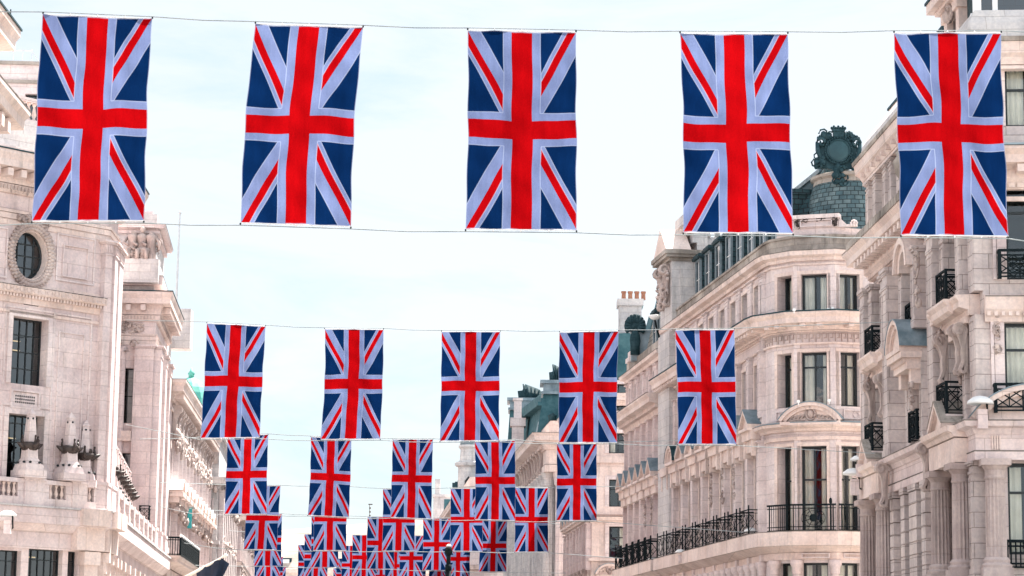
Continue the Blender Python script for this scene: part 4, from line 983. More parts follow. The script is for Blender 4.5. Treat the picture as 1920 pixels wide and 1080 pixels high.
    for k in range(18): c = S0.P(S0.L-.3-1.15*k, .15, 0); b.lathe(c, [(.2, 3), (.17, 6.2), (.2, 6.25), (.19, 6.45), (.27, 6.6), (.27, 6.78)], 10)
    b.build('colonnettes', 'stone_pink', t, True)
    # first-floor entablature with pediments
    sweep(t, 'string_course', P[:-1], [box_prof(11.75, 11.9, .1), [(-.02, 12.1), (.15, 12.12), (.2, 12.22), (.45, 12.3), (.48, 12.42), (-.02, 12.5)]], 'stone_warm')
    sweep(t, 'lead_flashing', P[1:-1], [[(-.02, 12.51), (.50, 12.43), (.51, 12.47), (-.02, 12.56)]], 'lead')
    for i, c in enumerate(cs):
        b = MB(); b.box(S0, c-.85, c+.85, .02, .56, 12.0, 12.42); b.box(S0, c-.8, c+.8, .02, .42, 11.5, 12.0)
        for s in (-.68, .68): b.box(S0, c+s-.1, c+s+.1, .02, .5, 11.3, 12.0)
        b.build('window_hood', 'stone_warm', t)
        if i == 7: arch_ped(t, S0, c, 12.5, .85, .7, 0, .75, top='lead_dark')
        elif i < 7: gable(t, S0, c, 12.5, .86, .68, 0, .72)
    uc = F2.hit(1523, 790)[0]
    arch_ped(t, F2, uc, 12.48, 1.22, .66, .0, .5, deep=.22)
    b = MB()
    b.tube([F2.P(uc+cos(2*pi*i/14)*.2, .32, 12.8+sin(2*pi*i/14)*.24) for i in range(15)], .05, 6)
    b.ball(F2.P(uc, .3, 12.8), (.15, .1, .18), 8, 6); b.ball(F2.P(uc, .34, 13.08), (.09, .07, .08), 6, 5)
    for s in (-1, 1):
        for k in range(4):
            c0 = .34+k*.17; b.tube([F2.P(uc+s*(c0+.07*cos(a*1.1+k)), .31, 12.62+.08*(3-k)*.35+.07*sin(a*1.1+k)) for a in range(6)], .032, 5)
        b.tube([F2.P(uc+s*(.25+.15*k), .31, 12.52+.02*k*(5-k)*.3) for k in range(6)], .035, 5)
    b.build('shield_carving', 'stone_carved', t, True)
    b = MB()
    for fr, a, e in ((F1, .25, .85), (F3, .35, F3.L-.2)):
        panel(b, fr, a, e, 12.62, 13.02, .04, .04); b.tube([fr.P((a+e)/2+cos(2*pi*i/10)*.12, .03, 12.82+sin(2*pi*i/10)*.12) for i in range(11)], .03, 5)
    b.build('carved_panels', 'stone', t)
    # main cornice with greek key
    sweep(t, 'main_cornice', P[:-1], [box_prof(15.75, 15.83, .12), box_prof(16.28, 16.33, .12), [(-.02, 16.33), (.2, 16.35), (.25, 16.5), (.82, 16.58), (.82, 16.8), (.95, 16.95), (.95, 17.02), (-.02, 17.1)]], 'stone_warm')
    sweep(t, 'lead_edge', P[:-1], [[(.6, 17.025), (.98, 17.02), (.98, 17.075), (-.02, 17.13)]], 'lead_dark')
    blocks(t, 'modillions', P[:-1], .5, .24, .24, .75, 16.42, 16.56, skip=.1)
    b = MB()
    for fr in F[1:6]:
        k = max(1, round(fr.L/.3)); st = fr.L/k
        for i in range(k):
            u = st*i+.02; z = 15.87; h = .36; q = .035; e = st-.03
            b.box(fr, u, u+q, 0, .05, z, z+h); b.box(fr, u+q, u+e, 0, .05, z+h-q, z+h); b.box(fr, u+e*.72, u+e*.72+q, 0, .05, z+h*.35, z+h-q); b.box(fr, u+e*.36, u+e*.72, 0, .05, z+h*.35, z+h*.35+q)
    b.build('greek_key', 'stone_carved', t)
    # upper cornice and parapet
    sweep(t, 'upper_cornice', P[:-1], [box_prof(19.12, 19.2, .08), [(-.02, 19.3), (.15, 19.3), (.2, 19.42), (.42, 19.5), (.46, 19.68), (-.02, 19.75)]], 'stone_warm')
    sweep(t, 'parapet', P[:-1], [[(-.3, 19.7), (.06, 19.7), (.06, 20.3), (-.3, 20.3)], [(-.35, 20.3), (.12, 20.3), (.12, 20.4), (-.35, 20.42)]], 'stone_dirty')
    pp = [F1.P(.3, 0, 0)[:2], P[3], P[4], F3.P(F3.L-.4, 0, 0)[:2]]
    sweep(t, 'corner_parapet', pp, [[(-.4, 20.43), (-.02, 20.43), (-.02, 20.7), (-.4, 20.7)]], 'stone')
    b = MB(); u0, u1 = F2.hit(1490, 430)[0], F2.hit(1572, 430)[0]
    b.box(F2, u0, u1, -.3, .02, 20.705, 21.100); b.box(F2, u0-.1, u1+.05, -.36, .12, 21.100, 21.270); panel(b, F2, u0+.25, u1-.25, 20.750, 21.050, .04, .06)
    for u, s in ((u1+.02, 1), (u0-.02, -1)):
        b.prism_un(F2, [(u, 20.705), (u+s*.7, 20.705), (u+s*.6, 20.770), (u+s*.3, 20.810), (u+s*.08, 21.050), (u, 21.050)], -.28, -.02)
        c = (u+s*.62, 20.810); b.tube([F2.P(c[0]+s*cos(a*.7)*.16*(1-a/14), 0, c[1]+sin(a*.7)*.16*(1-a/14)) for a in range(12)], .05, 5); b.box(F2, min(c[0]-.12, c[0]+.12), c[0]+.12, -.26, -.03, 20.707, 20.870)
    b.build('parapet_panel', 'stone', t)
    b = MB(); b.carve(F2, u0+.05, u0+.2, 20.750, 21.050, .06, 10, 3, .06); b.carve(F2, u1-.2, u1-.05, 20.750, 21.050, .06, 10, 4, .06); b.carve(F2, u0+.3, u1-.3, 21.010, 21.090, .05, 14, 6, .05); b.build('panel_carving', 'bronze', t, True)
    # mansard
    b = MB(); b.sweep([P[0], P[1], (11.6, 99.9)], [(-.55, 20.2), (-2.9, 24.0), (-6.5, 24.1), (-6.5, 20.2)]); b.build('mansard_roof', 'slate_dark', t)
    b = MB(); b.sweep([P[0], P[1], (11.9, 100.0)], [(-2.75, 23.9), (-2.7, 24.05), (-2.95, 24.12), (-3.1, 23.95)]); b.build('ridge_flashing', 'lead', t)
    for i, c in enumerate(cs[:8]): dormer(t, S0, c, 20.5, 1.15, 2.25, -.75, 2.4, 'gable' if i in (3,) else 'flat')
    # corner dome
    cx = (14.6, 101.6); b = MB()
    b.lathe(cx, [(2.25, 19.8), (2.22, 20.4), (2.1, 21.2), (1.93, 21.8), (1.74, 22.5), (1.58, 22.98), (1.54, 23.08)], 28); b.build('corner_dome', 'slate_dome', t, True)
    b = MB(); b.lathe(cx, [(1.42, 23.02), (1.56, 23.08), (1.52, 23.26), (1.66, 23.34), (1.66, 23.46), (1.4, 23.54), (.01, 23.58)], 28); b.build('dome_cap', 'stone_dirty', t)
    # balcony railings
    for i, c in enumerate(cs): railing(t, S0, c-.82, c+.82, 7.95, 9.0, .66, .05, spikes=True, r=.018)
    for fr, a, e, cr in ((F1, .38, F1.L+.03, False), (F2, .0, F2.L, True), (F3, 0, F3.L, False)):
        b = MB(); n1 = .62; r = .024
        a2, e2 = a, e
        for z, rr in ((9.02, .05), (8.88, r), (8.12, r), (7.98, r)): b.bar(fr.P(a2-.12, n1, z), fr.P(e2+.12, n1, z), rr)
        k = int((e-a)/.11)
        mid = (a+e)/2
        for j in range(k+1):
            u = a+(e-a)*j/k
            if cr and abs(u-mid) < .52: continue
            b.bar(fr.P(u, n1, 7.95), fr.P(u, n1, 9.0), r*.7)
        if cr:
            c = fr.P(mid, n1, 8.48); b.ball(c, (.16, .05, .16), 12, 8)
            for q in range(8): an = q*pi/4+pi/8; b.bar(fr.P(mid+cos(an)*.12, n1, 8.48+sin(an)*.12), fr.P(mid+cos(an)*.50, n1, 8.48+sin(an)*.4), r*.7)
            for R in (.3, .5): b.tube([fr.P(mid+cos(2*pi*j/16)*R, n1, 8.48+sin(2*pi*j/16)*min(R, .38)) for j in range(17)], r*.6, 4)
            b.bar(fr.P(e-.1, n1, 7.9), fr.P(e-.1, n1, 9.1), .05); b.ball(fr.P(e-.1, n1, 9.16), (.07, .07, .14), 8, 6)
        for u in (a, e): b.bar(fr.P(u, n1, 7.93), fr.P(u, n1, 9.06), .035)
        b.build('balcony_railing', 'iron', t)
    # party-wall pavilion with its own gable and stepped chimney
    FV = Fr((7.92, 122.1), (8.32, 119.2)); b = MB()
    b.box(FV, 0, FV.L, -3.0, .22, 19.3, 22.9); b.box(FV, .1, FV.L-.1, -.3, .35, 7.95, 19.3)
    b.box(FV, FV.L, FV.L+.14, -1.3, -.2, 19.7, 22.6); b.box(FV, FV.L, FV.L+.1, -1.55, -1.4, 19.7, 22.6)
    b.build('party_wall', 'stone_grey', t)
    b = MB()
    for a, e, q in ((22.9, 23.05, .15), (23.05, 23.2, .35), (23.2, 23.42, .42)): b.box(FV, -q, FV.L+q, -3.0-q, .22+q, a, e)
    b.build('party_wall_cornice', 'stone_dirty', t)
    b = MB(); b.prism_un(FV, [(-.2, 23.43), (FV.L+.2, 23.43), (FV.L/2, 24.75)], -.75, .55); b.build('gable_roof', 'stone_warm', t)
    b = MB(); b.scroll(FV, FV.L*.3, .2, 22.8, 2.2, .4); b.scroll(FV, FV.L*.78, .2, 22.8, 2.2, .4); b.carve(FV, .2, FV.L-.2, 20.8, 22.4, .4, 50, 77, .11); b.build('console', 'stone_carved', t, True)
    b = MB()
    for k in range(4): b.box(FV, .3, FV.L-.3, -1.7+.0, -.85+.22*k-.3, 23.43+k*.5, 23.93+k*.5)
    b.box(FV, .2, FV.L-.2, -1.9, -1.45, 25.43, 25.9); b.box(FV, .4, FV.L-.6, -3.1, -1.71, 23.43, 24.3); b.box(FV, FV.L-.9, FV.L-.4, -1.9, -1.5, 24.3, 24.45)
    b.build('stepped_chimney', 'stone_grey', t)
    b = MB(); cc = FV.P(FV.L-.7, -2.3, 0); b.lathe(cc, [(.16, 24.3), (.16, 24.5), (.26, 24.52), (.26, 24.66), (.1, 24.72)], 10); b.build('roof_vent', 'steel', t, True)
    # lights along the ledge
    return t, F, cs, cx
RB, RF, RCS, DOME = building_corner_right()

def cartouche():
    n_before = set(bpy.data.objects)
    c = (DOME[0]-.62, DOME[1]-1.36); t = thing('roof_cartouche', (c[0], c[1], 24.3), 'dark verdigris cartouche with crown and scroll wings standing on the slate dome', 'ornament')
    f = Fr((c[0]-1, c[1]), (c[0]+1, c[1])); u = 1.0; z = 25.35
    b = MB(); b.lathe((0, 0), [(.01, 0)], 3) if False else None
    def disc(b, R, n0, n1, zc, k=28): b.prism_un(f, [(u+cos(2*pi*i/k)*R, zc+sin(2*pi*i/k)*R) for i in range(k)], n0, n1)
    disc(b, .78, -.2, .1, z); b.prism_un(f, [(u-1.12, z-.98), (u+1.12, z-.98), (u+1.15, z-.5), (u+1.0, z+.35), (u+.5, z+.8), (u-.5, z+.8), (u-1.0, z+.35), (u-1.15, z-.5)], -.16, -.05)
    b.prism_un(f, [(u-.95, z+.2), (u-1.05, z-.3), (u-.9, z-.85), (u-.5, z-1.02), (u+.5, z-1.02), (u+.9, z-.85), (u+1.05, z-.3), (u+.95, z+.2), (u+.6, z+.75), (u-.6, z+.75)], -.25, .0)
    b.box(f, u-.28, u+.28, -.2, .15, z+.75, z+1.05); b.box(f, u-.34, u+.34, -.25, .2, z+1.05, z+1.16)
    b.build('shield', 'lead_dark', t)
    b = MB()
    for i in range(30): a = 2*pi*i/30; b.ball(f.P(u+cos(a)*.72, .12, z+sin(a)*.72), (.06, .06, .06), 6, 4)
    b.tube([f.P(u+cos(2*pi*i/28)*.6, .1, z+sin(2*pi*i/28)*.6) for i in range(29)], .06, 6); b.build('beaded_ring', 'lead_dark', t, True)
    b = MB()
    for k in range(6):
        R = .54*cos(k*.28); b.lathe((0, 0), [(1, 1)], 3) if False else None
    n = 24; b.add([f.P(u, .2, z)]+[f.P(u+cos(2*pi*i/n)*.3, .17, z+sin(2*pi*i/n)*.3) for i in range(n)]+[f.P(u+cos(2*pi*i/n)*.56, .1, z+sin(2*pi*i/n)*.56) for i in range(n)],
          [(0, 1+i, 1+(i+1) % n) for i in range(n)]+[(1+i, 1+n+i, 1+n+(i+1) % n, 1+(i+1) % n) for i in range(n)])
    b.build('boss', plain('blue_green_boss', (.010, .042, .055), (.02, .07, .085), 2, .5), t, True)
    for s in (-1, 1):
        b = MB()
        b.tube([f.P(u+s*(.92+cos(a*.62)*.26*(1-a/15)), .08, z+.42+sin(a*.62)*.3*(1-a/15)) for a in range(13)], .09, 6)
        b.tube([f.P(u+s*x, .05, z+y) for x, y in ((1.15, .42), (1.12, 0), (.98, -.4), (1.02, -.75), (1.3, -.95))], .12, 6, [.1, .13, .12, .12, .09])
        for k in range(7): q = radians(30+k*22); b.ball(f.P(u+s*(.72+.42*cos(q)), .05, z+.55+.30*sin(q)), (.09, .09, .09), 6, 4)
        b.carve(f, u+min(s*.7, s*1.25), u+max(s*.7, s*1.25), z-.95, z-.3, .08, 18, 5 if s > 0 else 6, .13)
        b.carve(f, u+min(s*.35, s*.8), u+max(s*.35, s*.8), z+.68, z+.98, .0, 16, 15 if s > 0 else 16, .14)
        b.build('scroll_wing', 'lead_dark', t, True)
    b = MB()
    for k in range(7): a = -.36+k*.12; b.ball(f.P(u+a, .05, z+1.24), (.075, .1, .1), 6, 4)
    for k in range(3): b.ball(f.P(u-.24+k*.24, .05, z+1.33), (.07, .07, .08), 6, 4)
    b.build('crown', 'lead_dark', t, True)
    b = MB(); b.carve(f, u-.28, u+.28, z-1.9, z-.85, .22, 30, 21, .17); b.build('mask_drop', 'lead_dark', t, True)
    for o in set(bpy.data.objects)-n_before:
        if o.type == 'MESH':
            for v in o.data.vertices: v.co *= .80
    t.location.z = 23.56
cartouche()

def building_right_second():
    P = [(6.0, 134.0), (7.35, 122.2)]; P = [(9.9, 134.2), (6.62, 134.0), (7.95, 122.35)]; back = [(18, 122.35), (18, 134.2)]
    t = thing('terrace_building', (10, 128, 0), 'cream stone terrace building with a shell ornament and teal mansard behind the second flags', 'building')
    F = Fr(P[1], P[2]); n = 6; cs = [F.L-1.1-1.95*k for k in range(n)]
    lv = [(8.0, 11.2), (12.9, 15.1), (16.7, 18.1)]
    so = [(c-.5, c+.5, a, b, .45) for c in cs for a, b in lv]+[(c-.7, c+.7, 3.8, 6.6, .4) for c in cs]
    wallpart(t, P, back, 0, 18.9, {1: so}, 'stone')
    for o in so: window(t, F, *o[:4], depth=.45, v=1, h=(.3,), curt=.2, rm=False)
    for i in range(n+1):
        u = cs[0]+.95-1.95*i
        for a, e, nn, wd in ((8.0, 11.7, .25, .45), (12.8, 15.5, .2, .45), (16.6, 18.3, .12, .6)):
            b = MB(); pilaster(b, F, max(0.02, u-wd/2), u+wd/2, a, e, nn, 0, .25, 0); b.build('pilaster', 'stone_pink', t)
    b = MB()
    for i in (1, 2): b.carve(F, cs[i]+.85, cs[i]+1.05, 9.8, 11.4, .28, 22, 60+i, .09)
    b.build('carved_drops', 'stone_carved', t, True)
    sweep(t, 'balcony_ledge', P, [box_prof(7.35, 7.92, .72), [(-.02, 7.1), (.15, 7.1), (.6, 7.32), (.65, 7.345), (-.02, 7.345)], box_prof(6.6, 7.0, .1)], 'stone_warm')
    sweep(t, 'string_course', P, [[(-.02, 11.9), (.15, 11.9), (.2, 12.02), (.4, 12.1), (.45, 12.25), (-.02, 12.3)]], 'stone_warm')
    for c in cs:
        b = MB(); b.box(F, c-.75, c+.75, .02, .5, 11.8, 12.24); b.box(F, c-.7, c+.7, .02, .4, 11.4, 11.8); b.build('window_hood', 'stone_warm', t)
        gable(t, F, c, 12.35, .76, .72, 0, .7)
        railing(t, F, c-.8, c+.8, 7.95, 9.0, .66, .05, spikes=True, r=.026)
    sweep(t, 'main_cornice', P, [[(-.02, 15.5), (.15, 15.52), (.22, 15.75), (.3, 15.95), (.82, 16.05), (.82, 16.25), (.95, 16.42), (.95, 16.5), (-.02, 16.6)]], 'stone_warm')
    blocks(t, 'dentils', P, .3, .2, .22, .5, 15.8, 16.0)
    sweep(t, 'upper_cornice', P, [[(-.02, 18.4), (.15, 18.4), (.2, 18.55), (.42, 18.62), (.46, 18.78), (-.02, 18.85)]], 'stone_warm')
    sweep(t, 'parapet', P, [[(-.3, 18.8), (.06, 18.8), (.06, 19.5), (-.3, 19.5)]], 'stone_dirty')
    b = MB(); b.prism_nz(F, [(-.32, 19.2), (-1.3, 23.6), (-6, 23.8), (-6, 19.2)], 3.3, F.L-.1); b.build('mansard_roof', 'tiles_light', t)
    b = MB(); b.prism_nz(F, [(-.4, 19.2), (-1.25, 22.4), (-6, 22.9), (-6, 19.2)], -.3, 3.1)
    b.prism_nz(F, [(-.25, 19.2), (-1.3, 23.65), (-1.4, 23.75), (-.5, 19.2)], 3.05, 3.4); b.build('lead_hips', 'slate_teal', t)
    for c in cs[:3]: dormer(t, F, c, 19.3, 1.1, 2.1, -.35, 1.6, 'flat')
    # shell ornament
    p = F.P(3.0, .12, 21.3); f = Fr((p[0]-1, p[1]-.5), (p[0]+1, p[1]-.5)); b = MB()
    for k in range(13):
        a = radians(-30+k*20); b.tube([f.P(1+cos(a)*r*.9, 0, 21.2+sin(a)*r) for r in (.08, .35, .66)], .06, 6, [.04, .09, .12])
    b.prism_un(f, [(1+cos(radians(-30+k*20))*.55, 21.2+sin(radians(-30+k*20))*.62) for k in range(13)], -.05, .05); b.box(f, .75, 1.25, -.2, .15, 19.6, 20.7); b.ball(f.P(1, .05, 20.4), (.3, .15, .6), 8, 6); b.build('shell_ornament', 'lead_dark', t, True)
    b = MB(); b.box(f, .8, 2.0, -.9, -.1, 19.3, 20.9); b.box(f, .75, 2.05, -.95, -.05, 20.9, 21.0); b.build('ornament_pedestal', 'lead', t)
    b = MB(); b.box(F, .4, 1.7, -.5, .2, 19.5, 19.75); b.box(F, .6, 1.5, -.4, .1, 19.75, 20.1); b.build('parapet_urn_base', 'stone', t)
    return t
building_right_second()
for k, (px, py, s) in enumerate(((1228, 596, .36), (1247, 583, .3), (1252, 556, .34), (1236, 560, .26))):
    p = at(px, py, 123.2+k*.3); b = MB(); n = 14
    b.lathe(p, [(.02, p[2]-.12), (s*.6, p[2]-.06), (s, p[2]+.1), (s*.97, p[2]+.12), (.02, p[2]-.06)], n)
    d = b.build('dish', 'white_paint', None, True, org=p)
    lb = ('lowest and leftmost white dish aerial on the mansard', 'white dish aerial on the mansard, just above and right of the lowest one', 'topmost white dish aerial beside the stone party wall', 'small white dish aerial just left of the topmost one')[k]
    t = thing('dish_aerial', p, lb, 'aerial', 'white dish aerials on the mansard roof'); d.parent = t; d.location = (0, 0, 0); ORG[d.name] = p; d.rotation_euler = (radians(0), 0, 0)
    b = MB(); b.tube([(p[0], p[1], p[2]-.1), (p[0]+.1, p[1]+.2, p[2]-.5), (p[0]+.3, p[1]+.5, p[2]-1.1)], .05, 6); b.build('mast', 'iron', t)

# ---------------------------------------------------------------- nearest building on the right
def building_near_right():
    P = [(21, 84.4), (12.95, 84.2), (13.62, 68.0), (26, 66.9)]; back = [(26, 84.4)]
    t = thing('ornate_building', (18, 76, 0), 'ornate stone building at the right edge with scroll brackets, fluted columns and iron balconies', 'building')
    FRr, FS, FF = frs(P)
    L = FS.L
    fo = [FF.rect(1884, 1990, 107, 236), FF.rect(1886, 1992, 349, 524), FF.rect(1884, 1992, 604, 772), FF.rect(1890, 1996, 868, 1040)]
    def zf(y, x=1870): return FF.hit(x, y)[1]
    near, mid, far = L-2.35, L/2-.1, 2.5
    so = []
    for c in (near, far): so += [(c-.6, c+.6, 9.45, 11.9, .5), (c-.6, c+.6, 13.0, 15.4, .5), (c-.55, c+.55, 17.6, 19.3, .5), (c-.7, c+.7, 5.4, 8.0, .6)]
    for c in (mid,): so += [(c-.5, c+.5, 9.45, 11.4, .5), (c-.55, c+.55, 12.9, 15.3, .5), (c-.55, c+.55, 17.6, 19.3, .5), (c-1.3, c-.5, 5.4, 7.8, .6), (c+.5, c+1.3, 5.4, 7.8, .6)]
    so += [(near-2.6, near-2.0, 17.6, 19.3, .5), (far+2.2, far+2.9, 17.6, 19.3, .5)]
    wallpart(t, P, back, 0, 20.4, {1: so, 2: fo}, 'stone_aged', .32)
    for i, o in enumerate(fo): window(t, FF, *o, depth=.3, v=1, h=((.45,), (.27,), (.30,), (.32,))[i], curt=.9, t=.09, seed=i, full=(i == 3))
    for o in so: window(t, FS, *o[:4], depth=.5, v=1, h=(), curt=.2, rm=False)
    b = MB()
    for o in fo: surround(b, FF, *o, w=.28, n=.06); surround(b, FF, o[0]-.3, o[1]+.3, o[2], o[3]+.3, w=.09, n=.1)
    b.build('front_surrounds', 'stone_pink', t)
    # giant strips framing the bays, and strips by each window
    for (a, c, n) in ((0, .75, .5), (near-2.6, near-1.75, .55), (far+1.75, far+2.6, .55)):
        b = MB(); pilaster(b, FS, a, c, 9.15, 15.6, n, 0, .7, .55); b.build('giant_pilaster', 'stone_aged', t)
    b = MB(); pilaster(b, FS, L-.65, L+.02, 9.15, 12.3, .25, 0, .0, .3); pilaster(b, FS, L-.65, L+.02, 13.0, 15.6, .25, 0, .5, .0); b.build('corner_pilaster', 'stone_aged', t)
    for c, hw in ((near, 1.05), (far, 1.05), (mid, .95)):
        for s in (-1, 1):
            u = c+s*hw
            b = MB(); pilaster(b, FS, u-.22, u+.22, 9.15, 12.3, .28, 0, .0, .3); b.build('window_strip', 'stone_aged', t)
            b = MB(); pilaster(b, FS, u-.26, u+.26, 12.95, 15.6, .42 if c != mid else .5, 0, .6, .3); b.build('upper_pilaster', 'stone_aged', t)
    # hoods on paired scroll brackets
    for c in (near, far):
        b = MB()
        b.prism_nz(FS, [(0, 12.35), (.32, 12.35), (.36, 12.5), (.62, 12.58), (.62, 12.75), (.72, 12.86), (.72, 12.93), (0, 12.97)], c-1.95, c+1.95)
        b.prism_nz(FS, [(.6, 12.5), (.75, 12.585), (.78, 12.75), (.88, 12.865), (.88, 12.935), (.6, 12.935)], c-1.15, c+1.15)
        b.box(FS, c-.7, c+.7, 0, .35, 11.9, 12.35); b.box(FS, c-1.7, c+1.7, 0, .4, 12.15, 12.348); b.build('hood', 'stone_warm', t)
        for u in (c-1.35, c-.95, c+.95, c+1.35):
            b = MB(); b.scroll(FS, u, .28 if abs(u-c) > 1.2 else .34, 12.2, 1.5, .2); b.build('scroll_bracket', 'stone_carved', t)
        b = MB(); b.carve(FS, c-1.5, c-.8, 12.0, 12.3, .5, 10, 3, .1); b.carve(FS, c+.6, c+.75, 10.6, 11.8, .3, 22, 5, .09); b.build('drop_carving', 'stone_carved', t, True)
        railing(t, FS, c-.6, c+.6, 9.6, 10.55, .72, .05, r=.026); railing(t, FS, c-.6, c+.6, 13.0, 13.9, .68, .05, r=.026)
        b = MB(); b.prism_nz(FS, [(0, 9.15), (.4, 9.2), (.75, 9.5), (.77, 9.6), (0, 9.6)], c-.66, c+.66); b.build('balcony_base', 'stone', t)
        gable(t, FS, c+.0, 9.15, .85, .72, .0, .98, top='stone_dirty')
    # middle bay: curved pediment
    arch_ped(t, FS, mid, 12.35, 1.05, .85, 0, 1.0, top='lead')
    b = MB(); b.box(FS, mid-1.15, mid+1.15, 0, .95, 12.0, 12.2); b.box(FS, mid-1.05, mid+1.05, 0, .75, 11.65, 12.0); b.box(FS, mid-1.0, mid-.6, 0, .6, 11.2, 11.65); b.box(FS, mid+.6, mid+1.0, 0, .6, 11.2, 11.65)
    for i in range(11): u = mid-.95+i*.19; b.box(FS, u-.05, u+.05, .75, .85, 11.85, 11.99)
    b.build('pediment_entablature', 'stone_warm', t)
    b = MB(); b.carve(FS, mid+.85, mid+1.0, 10.3, 11.2, .58, 14, 51, .08); b.carve(FS, mid+1.9, mid+2.05, 13.5, 15.4, .56, 20, 52, .1); b.build('drop_carving', 'stone_carved', t, True)
    railing(t, FS, mid-.6, mid+.6, 9.5, 10.4, .35, .05, r=.026); railing(t, FS, mid-.6, mid+.6, 13.0, 13.9, .4, .05, r=.026)
    # arch breaking the main cornice
    b = MB(); b.arc(FS, mid, 15.0, .62, .85, 0, pi, .0, .62, 14); b.arc(FS, mid, 15.0, .85, 1.05, 0, pi, .0, .75, 14); b.build('cornice_arch', 'stone_warm', t)
    # main cornice
    pc = [(17, 84.31), P[1], P[2], (22.2, 67.24)]
    sweep(t, 'main_cornice', pc, [[(-.02, 15.95), (.12, 15.97), (.2, 16.15), (.3, 16.25), (.3, 16.5), (.82, 16.62), (.82, 16.85), (.95, 17.0), (.95, 17.08), (-.02, 17.2)], box_prof(15.62, 15.75, .1)], 'stone_warm')
    blocks(t, 'modillions', pc, .62, .28, .3, .78, 16.36, 16.58, skip=.15); blocks(t, 'dentils', pc, .24, .18, .12, .22, 16.0, 16.14)
    b = MB(); b.along([P[1], P[2]], .42, .36, .2, 1.0, 17.05, 17.3); b.build('cornice_tiles', 'stone_dirty', t)
    sweep(t, 'lead_edge', [P[2], (22.2, 67.24)], [[(-.02, 17.2), (.98, 17.1), (.98, 17.16), (-.02, 17.27)]], 'lead')
    # upper storey
    for u in (.35, far-.9, far+.9, far+1.9, mid-2.2, mid-1.0, mid+1.0, near-3.0, near-1.7, near-.9, near+.9, L-.4):
        b = MB(); pilaster(b, FS, u-.27, u+.27, 17.2, 19.5, .25, 0, .25, .2); b.build('attic_pilaster', 'stone_aged', t)
    sweep(t, 'upper_cornice', pc, [box_prof(19.52, 19.62, .3), [(-.02, 19.63), (.3, 19.65), (.4, 19.85), (.52, 19.95), (.55, 20.2), (.57, 20.28), (-.02, 20.35)]], 'stone_warm')
    sweep(t, 'gutter', pc, [[(.3, 20.29), (.61, 20.285), (.63, 20.42), (.3, 20.43)]], 'stone_dirty')
    blocks(t, 'upper_modillions', pc, .9, .12, .3, .5, 19.7, 19.84)
    b = MB(); b.lathe(FS.P(mid+1.4, .75, 0), [(.28, 17.3), (.18, 17.5), (.14, 17.6), (.35, 17.9), (.42, 18.3), (.3, 18.45), (.34, 18.6), (.1, 18.7)], 14); b.build('urn', 'stone_dirty', t, True)
    # parapet, lead slopes and dormers
    sweep(t, 'parapet', [P[1], P[2], (22.2, 67.24)], [[(-.35, 20.36), (.45, 20.44), (.35, 20.9), (.1, 21.35), (-.35, 21.35)]], 'stone_grey')
    b = MB(); b.sweep([(17, 84.31), P[1], P[2], (24, 67.08)], [(-.6, 20.4), (-2.4, 25.0), (-5.0, 25.2), (-5.0, 20.4)]); b.build('mansard_roof', 'slate_dark', t)
    for c, z1, dd in ((near-.8, 22.1, 0), (mid-1.0, 21.9, -.75), (far-.4, 21.4, -1.0)):
        FD = FS; FS = Fr(FD.P(0, dd, 0)[:2], FD.P(FD.L, dd, 0)[:2])
        b = MB(); b.box(FS, c-1.0, c+1.0, -2.4, -.25, 20.4, z1); oo = b.build('stone_dormer', 'lead_dark', t)
        b = MB()
        for s in (-1, 1): b.box(FS, c+s*.8-.2, c+s*.8+.2, -.25, .05, 20.6, z1)
        for a, e, q in ((z1, z1+.3, .05), (z1+.3, z1+.42, .2), (z1+.42, z1+.72, .42)): b.box(FS, c-1.05-q, c+1.05+q, -2.3, .08+q, a, e)
        b.build('dormer_cornice', 'stone_warm', oo)
        b = MB(); b.box(FS, c-1.5, c+1.5, -2.4, .55, z1+.72, z1+.8); b.box(FS, c-.6, c+.9, -2.2, -.1, z1+.8, z1+1.4); b.build('dormer_roof', 'lead_dark', oo)
        b = MB(); b.carve(FS, c-.35, c+.35, z1-.1, z1+.35, .1, 16, 90, .14); b.build('keystone', 'stone_carved', oo, True)
        b = MB(); b.quad(FS.P(c-.6, -.15, 20.6), FS.P(c+.6, -.15, 20.6), FS.P(c+.6, -.15, z1), FS.P(c-.6, -.15, z1)); b.build('pane', 'glass_dark', oo, fixn=False)
        FS = FD
    # front dormer of white painted wood
    u0 = FF.hit(1827, 10)[0]; b = MB(); b.box(FF, u0, u0+3.2, -2.0, -.32, 21.2, 23.4); dd = b.build('front_dormer', 'slate_dark', t)
    b = MB()
    for a, c in ((u0-.02, u0+.22), (u0+.55, u0+.7), (u0+1.85, u0+2.05), (u0+2.9, u0+3.2)): b.box(FF, a, c, -.34, -.2, 21.3, 23.4)
    b.box(FF, u0-.1, u0+3.3, -.34, -.1, 21.2, 21.32); b.build('dormer_frame', 'white_paint', dd)
    b = MB(); b.quad(FF.P(u0+.2, -.3, 21.3), FF.P(u0+2.9, -.3, 21.3), FF.P(u0+2.9, -.3, 23.4), FF.P(u0+.2, -.3, 23.4)); b.build('pane', 'glass_dark', dd, fixn=False)
    # front: dentil hood below second window, arch below, roundel band
    def lay(y0, y1, n): return box_prof(zf(y1), zf(y0), n)
    ff = [FF.P(FF.hit(1846, 600)[0], 0, 0)[:2], FF.P(9, 0, 0)[:2]]
    sweep(t, 'front_hood', ff, [[(-.02, zf(604)), (.1, zf(604)), (.14, zf(596)), (.3, zf(582)), (.36, zf(566)), (.4, zf(560)), (-.02, zf(552))]], 'stone_warm'); blocks(t, 'front_dentils', ff, .2, .1, .12, .26, zf(594), zf(586))
    b = MB(); panel(b, FF, FF.hit(1885, 100)[0], 8, zf(96), zf(72), .04, .05); u = FF.hit(1910, 85)[0]; z = zf(84)
